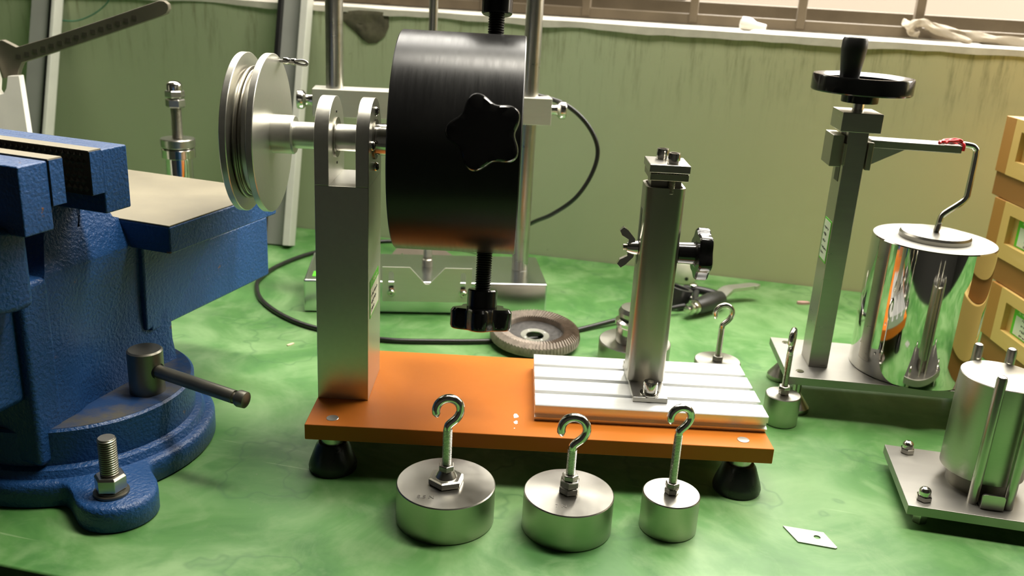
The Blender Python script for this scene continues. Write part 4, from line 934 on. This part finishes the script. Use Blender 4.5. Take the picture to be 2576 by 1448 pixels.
# ================================================================ LEFT BACKGROUND
# rod with dome nut
yA = 1.02; px_ = gy(446, 300, yA)
ADR = thing('threaded_pillar', 'chromed pillar topped by a threaded rod with a dome nut behind the vise', 'pillar', (px_.x - 0.001, yA, 0))
zr = lambda v: gy(446, v, yA).z
obj('pillar_foot', MB().cyl(0.040, 0, 0.012, 48, 0.001), 'steel', ADR)
obj('pillar_body', MB().cyl(0.0148, 0.012, zr(392), 48), 'steel_polished', ADR)
obj('collar', MB().lathe([(0.0165, zr(396)), (0.0185, zr(394)), (0.0185, zr(374)), (0.0175, zr(372)), (0.012, zr(372))], 48), 'steel_bright', ADR, 0, 30)
obj('collar', MB().lathe([(0.0150, zr(373)), (0.0182, zr(369)), (0.0188, zr(367)), (0.0188, zr(349)), (0.0180, zr(347)), (0.006, zr(347))], 48), 'steel', ADR, 0, 30)
obj('threaded_rod', MB().thread(0.0060, zr(350), zr(262), 0.0017, 20), 'thread_steel', ADR, 0, 20)
obj('nut', MB().hexnut(0.0185, zr(270), zr(248), 0.2), 'steel', ADR, 0.0004, 25)
obj('nut', MB().hexnut(0.0185, zr(246), zr(227), 0.5), 'steel', ADR, 0.0004, 25)
zd = zr(229); rd = 0.0085
obj('dome_cap', MB().lathe([(rd, zd), (rd, zr(214))] + [(rd * cos(a), zr(214) + (zr(203) - zr(214)) * sin(a)) for a in [pi / 2 * i / 6 for i in range(1, 6)]] + [(0.0002, zr(203))], 28), 'steel_bright', ADR, 0, 40)
# lever and forked upright
yL = 0.965
def L2(u, v): p = gy(u, v, yL); return (p.x, p.z)
LV = thing('lever_stand', 'steel lever bar with engraved scale on a forked upright behind the vise', 'lever', (0, yL, 0))
barp = [L2(u, v) for (u, v) in ((46, 118), (120, 96), (260, 50), (390, 6), (404, 1), (416, 2), (426, 10), (428, 22), (422, 34), (408, 41), (270, 88), (130, 135), (60, 157), (52, 176), (50, 188), (12, 197), (2, 170), (-20, 150), (-30, 125), (-12, 104), (10, 100))]
bar = obj('lever_bar', MB().at(XZ).prism(barp, -0.004, 0.004), 'steel_dull', LV, 0.0008)
mb = MB()
for k in range(15):
    f_ = k / 14; u = 52 + f_ * 290; v = 142 - f_ * 98; x, z = L2(u, v); mb.box(x - 0.0025, x + 0.0025, -0.0043, -0.0038, z - 0.0020, z + 0.0020)
obj('scale_marks', mb, 'scale_ink', bar)
a0 = L2(-50, 130); a1 = L2(-2, 150); n0 = L2(13, 197); n1 = L2(16, 222); n2 = L2(24, 232); n3 = L2(33, 230); n4 = L2(38, 218); n5 = L2(37, 188); e0 = L2(48, 186); e1 = (gy(69, 340, 0.932).x, gy(69, 340, 0.932).z); e0 = (gy(50, 186, 0.953).x, e0[1]);
sl_x = e1[0] + (e0[0] - e1[0]) / (e0[1] - e1[1]) * (0 - e1[1])
upl = [a0, a1, n0, n1, n2, n3, n4, n5, e0, e1, (sl_x, 0.012), (a0[0] - 0.02, 0.012)]
fu = MB().at(XZ).prism(upl, -0.014, -0.0045); fu.at(IDM)
for v_ in fu.v: v_.y -= max(0.0, 0.235 - v_.z) * 0.32       # lean added to brighten the face; foot nearer the camera
obj('forked_upright', fu, 'pale_metal', LV, 0.0006)
obj('upright_foot', MB().box(a0[0] - 0.04, sl_x + 0.02, -0.110, 0.045, 0, 0.012), 'steel_plate', LV, 0.001)
# two aluminium channel strips leaning on the wall
def channel(label, bx, by, widths, back, h=0.45, yaw=-0.12):
    t = thing('channel_strip', label, 'channel strip', (bx, by, 0), yaw, 'channel strips leaning on the wall'); Rm = Matrix.Rotation(-back, 4, 'X'); x = 0.0
    for nm, w_, mt, y0, y1 in widths:  # white flange, grey web and a plain black strip side by side
        obj(nm, MB().at(Rm).box(x - w_, x, y0, y1, 0.002, h), mt, t, 0.0006); x -= w_
    return t
wy = lambda x: 1.2155 - x * math.tan(W_YAW)
rb = gz(735, 622)
channel('pale aluminium channel strip leaning on the wall left of the twin-rod stand', rb.x, rb.y, (('flange', 0.0095, 'white_paint', -0.012, 0.010), ('web', 0.028, 'grey_paint', 0.0, 0.008), ('black_strip', 0.0055, 'black_satin', -0.008, 0.008)), math.atan2(wy(rb.x) - rb.y - 0.012, 0.314))
ra = Vector((-0.676, wy(-0.676) - 0.105, 0))
channel('pale aluminium channel strip leaning on the wall behind the lever bar', ra.x, ra.y, (('flange', 0.0050, 'white_paint', -0.010, 0.010), ('black_strip', 0.0065, 'black_satin', -0.006, 0.008), ('web', 0.031, 'grey_paint', 0.0, 0.008)), math.atan2(0.095, 0.314))
# green wire hanging at the sill
s0_ = [wallhit(u, v, 0.006) for (u, v) in ((130, 50), (160, 52), (195, 52), (235, 38), (268, 16), (285, -4), (290, -16))]
pts = [WP(s, 0.004 + 0.002 * i, z) for i, (s, z) in enumerate(s0_)] 
gw = obj('thin_wire', MB().sweep(smooth_path(pts, 6), 0.0010, 8), 'green_wire', None, 0, 60); tag(gw, 'thin green wire hanging from the sill at the upper left', 'wire')
# white plastic piece on the sill
s_, z_ = wallhit(1893, 64, -0.03); c0 = WP(s_ - 0.006, -0.03, SILL); 
bt = thing('plastic_nozzle', 'small white plastic nozzle lying on the window sill', 'nozzle', (c0.x, c0.y, SILL + 0.0085), -W_YAW)
obj('nozzle_body', MB().at(frame((-0.004, 0, 0), (1, 0, -0.12))).lathe([(0.003, -0.006), (0.0080, -0.004), (0.0085, 0.002), (0.0078, 0.008), (0.0045, 0.014), (0.0036, 0.026), (0.0030, 0.027)], 28), 'bottle_white', bt)
# cloth strip knotted round the grille bar
def wpx(u, v, n): s, z = wallhit(u, v, n); return WP(s, n, z)
def rag(name_pts, r, mat='cloth'):
    pp = smooth_path(name_pts, 7); mb = MB(); vs = []; fs = []; n = 14
    ref = Vector((0, 0, 1))
    for j, p in enumerate(pp):
        d = (pp[min(j + 1, len(pp) - 1)] - pp[max(j - 1, 0)]).normalized(); rf = (ref - d * ref.dot(d)).normalized(); b = d.cross(rf); rr_ = r[0] + (r[1] - r[0]) * j / (len(pp) - 1)
        for i in range(n):
            a = 2 * pi * i / n; k = rr_ * (1 + 0.22 * sin(3 * a + j * 0.5) + 0.10 * sin(5 * a - j * 0.3)); vs.append(p + (rf * cos(a) + b * sin(a)) * k)
        if j:
            o_ = (j - 1) * n
            for i in range(n): i2 = (i + 1) % n; fs.append((o_ + i, o_ + i2, o_ + n + i2, o_ + n + i))
    fs.append(tuple(range(n))[::-1]); fs.append(tuple((len(pp) - 1) * n + i for i in range(n)))
    return mb.add(vs, fs)
CL = thing('twisted_rag', 'beige twisted cloth strip knotted round a window grille bar', 'rag', wpx(2310, 66, -0.09))
cl0 = CL.location.copy()
off = lambda p: p - cl0
obj('rag_strand', rag([off(wpx(2290, 76, -0.085)), off(wpx(2300, 60, -0.084)), off(wpx(2322, 58, -0.084)), off(wpx(2350, 74, -0.080)), off(wpx(2400, 92, -0.070)), off(wpx(2440, 106, -0.055))], (0.0052, 0.0034)), 'cloth', CL, 0, 60)
obj('rag_strand', rag([off(wpx(2330, 64, -0.092)), off(wpx(2380, 78, -0.088)), off(wpx(2440, 92, -0.080)), off(wpx(2500, 102, -0.075)), off(wpx(2576, 112, -0.072)), off(wpx(2700, 135, -0.070))], (0.0050, 0.0072)), 'cloth', CL, 0, 60)
obj('rag_knot', rag([off(wpx(2276, 56, -0.118)), off(wpx(2285, 66, -0.092)), off(wpx(2296, 82, -0.086)), off(wpx(2310, 84, -0.086))], (0.0042, 0.0050)), 'cloth', CL, 0, 60)

# ================================================================ SMALL THINGS ON THE BENCH
# cutter blade
bp = [gz(u, v) for (u, v) in ((1969, 1324), (2071, 1341), (2106, 1379), (2102, 1381), (2007, 1364))]
b0_ = sum(bp, Vector()) / len(bp); pol = [((p - b0_).x, (p - b0_).y) for p in bp]; hc = gz(2055, 1353) - b0_; hr = 0.0024
bm = bmesh.new(); ov = [bm.verts.new((x, y, 0)) for x, y in pol]; iv = [bm.verts.new((hc.x + hr * cos(2 * pi * i / 20), hc.y + hr * sin(2 * pi * i / 20), 0)) for i in range(20)]
oe = [bm.edges.new((ov[i], ov[(i + 1) % len(ov)])) for i in range(len(ov))]; ie = [bm.edges.new((iv[i], iv[(i + 1) % 20])) for i in range(20)]
bmesh.ops.triangle_fill(bm, use_beauty=True, use_dissolve=False, edges=oe + ie)
for f_ in [f for f in bm.faces if (f.calc_center_median() - Vector((hc.x, hc.y, 0))).length < hr * 0.7 and all(v in iv for v in f.verts)]: bm.faces.remove(f_)
ex = bmesh.ops.extrude_face_region(bm, geom=bm.faces[:]); bmesh.ops.translate(bm, vec=(0, 0, 0.0006), verts=[g for g in ex['geom'] if isinstance(g, bmesh.types.BMVert)])
bmesh.ops.recalc_face_normals(bm, faces=bm.faces)
me = bpy.data.meshes.new('cutter_blade'); bm.to_mesh(me); bm.free(); me.materials.append(MATS['blade_steel'])
bo = bpy.data.objects.new('cutter_blade', me); COL.objects.link(bo); bo.location = b0_ + Vector((0, 0, 0.0003)); tag(bo, 'flat pointed cutter blade with a round hole lying on the green bench', 'blade')
# chips
def chip(u, v, L, W, h, rot, mat, label):
    p = gz(u, v); pl = [(-L / 2, -W * 0.3), (-L * 0.1, -W / 2), (L / 2, -W * 0.2), (L * 0.42, W * 0.35), (0, W / 2), (-L * 0.46, W * 0.3)]
    o = obj('wood_chip' if 'wood' in label else 'debris_chip', MB().prism(pl, 0.0, h), mat, None, 0.0002); o.location = p; o.rotation_euler = (0, 0, rot); tag(o, label, 'chip')
chip(731, 867, 0.0085, 0.0032, 0.0012, 0.9, 'chip_wood', 'tiny pale wood chip on the bench left of the silver post')
chip(2020, 764, 0.016, 0.007, 0.003, 0.1, 'pink_chip', 'small dusty pink fragment on the bench left of the steel column')
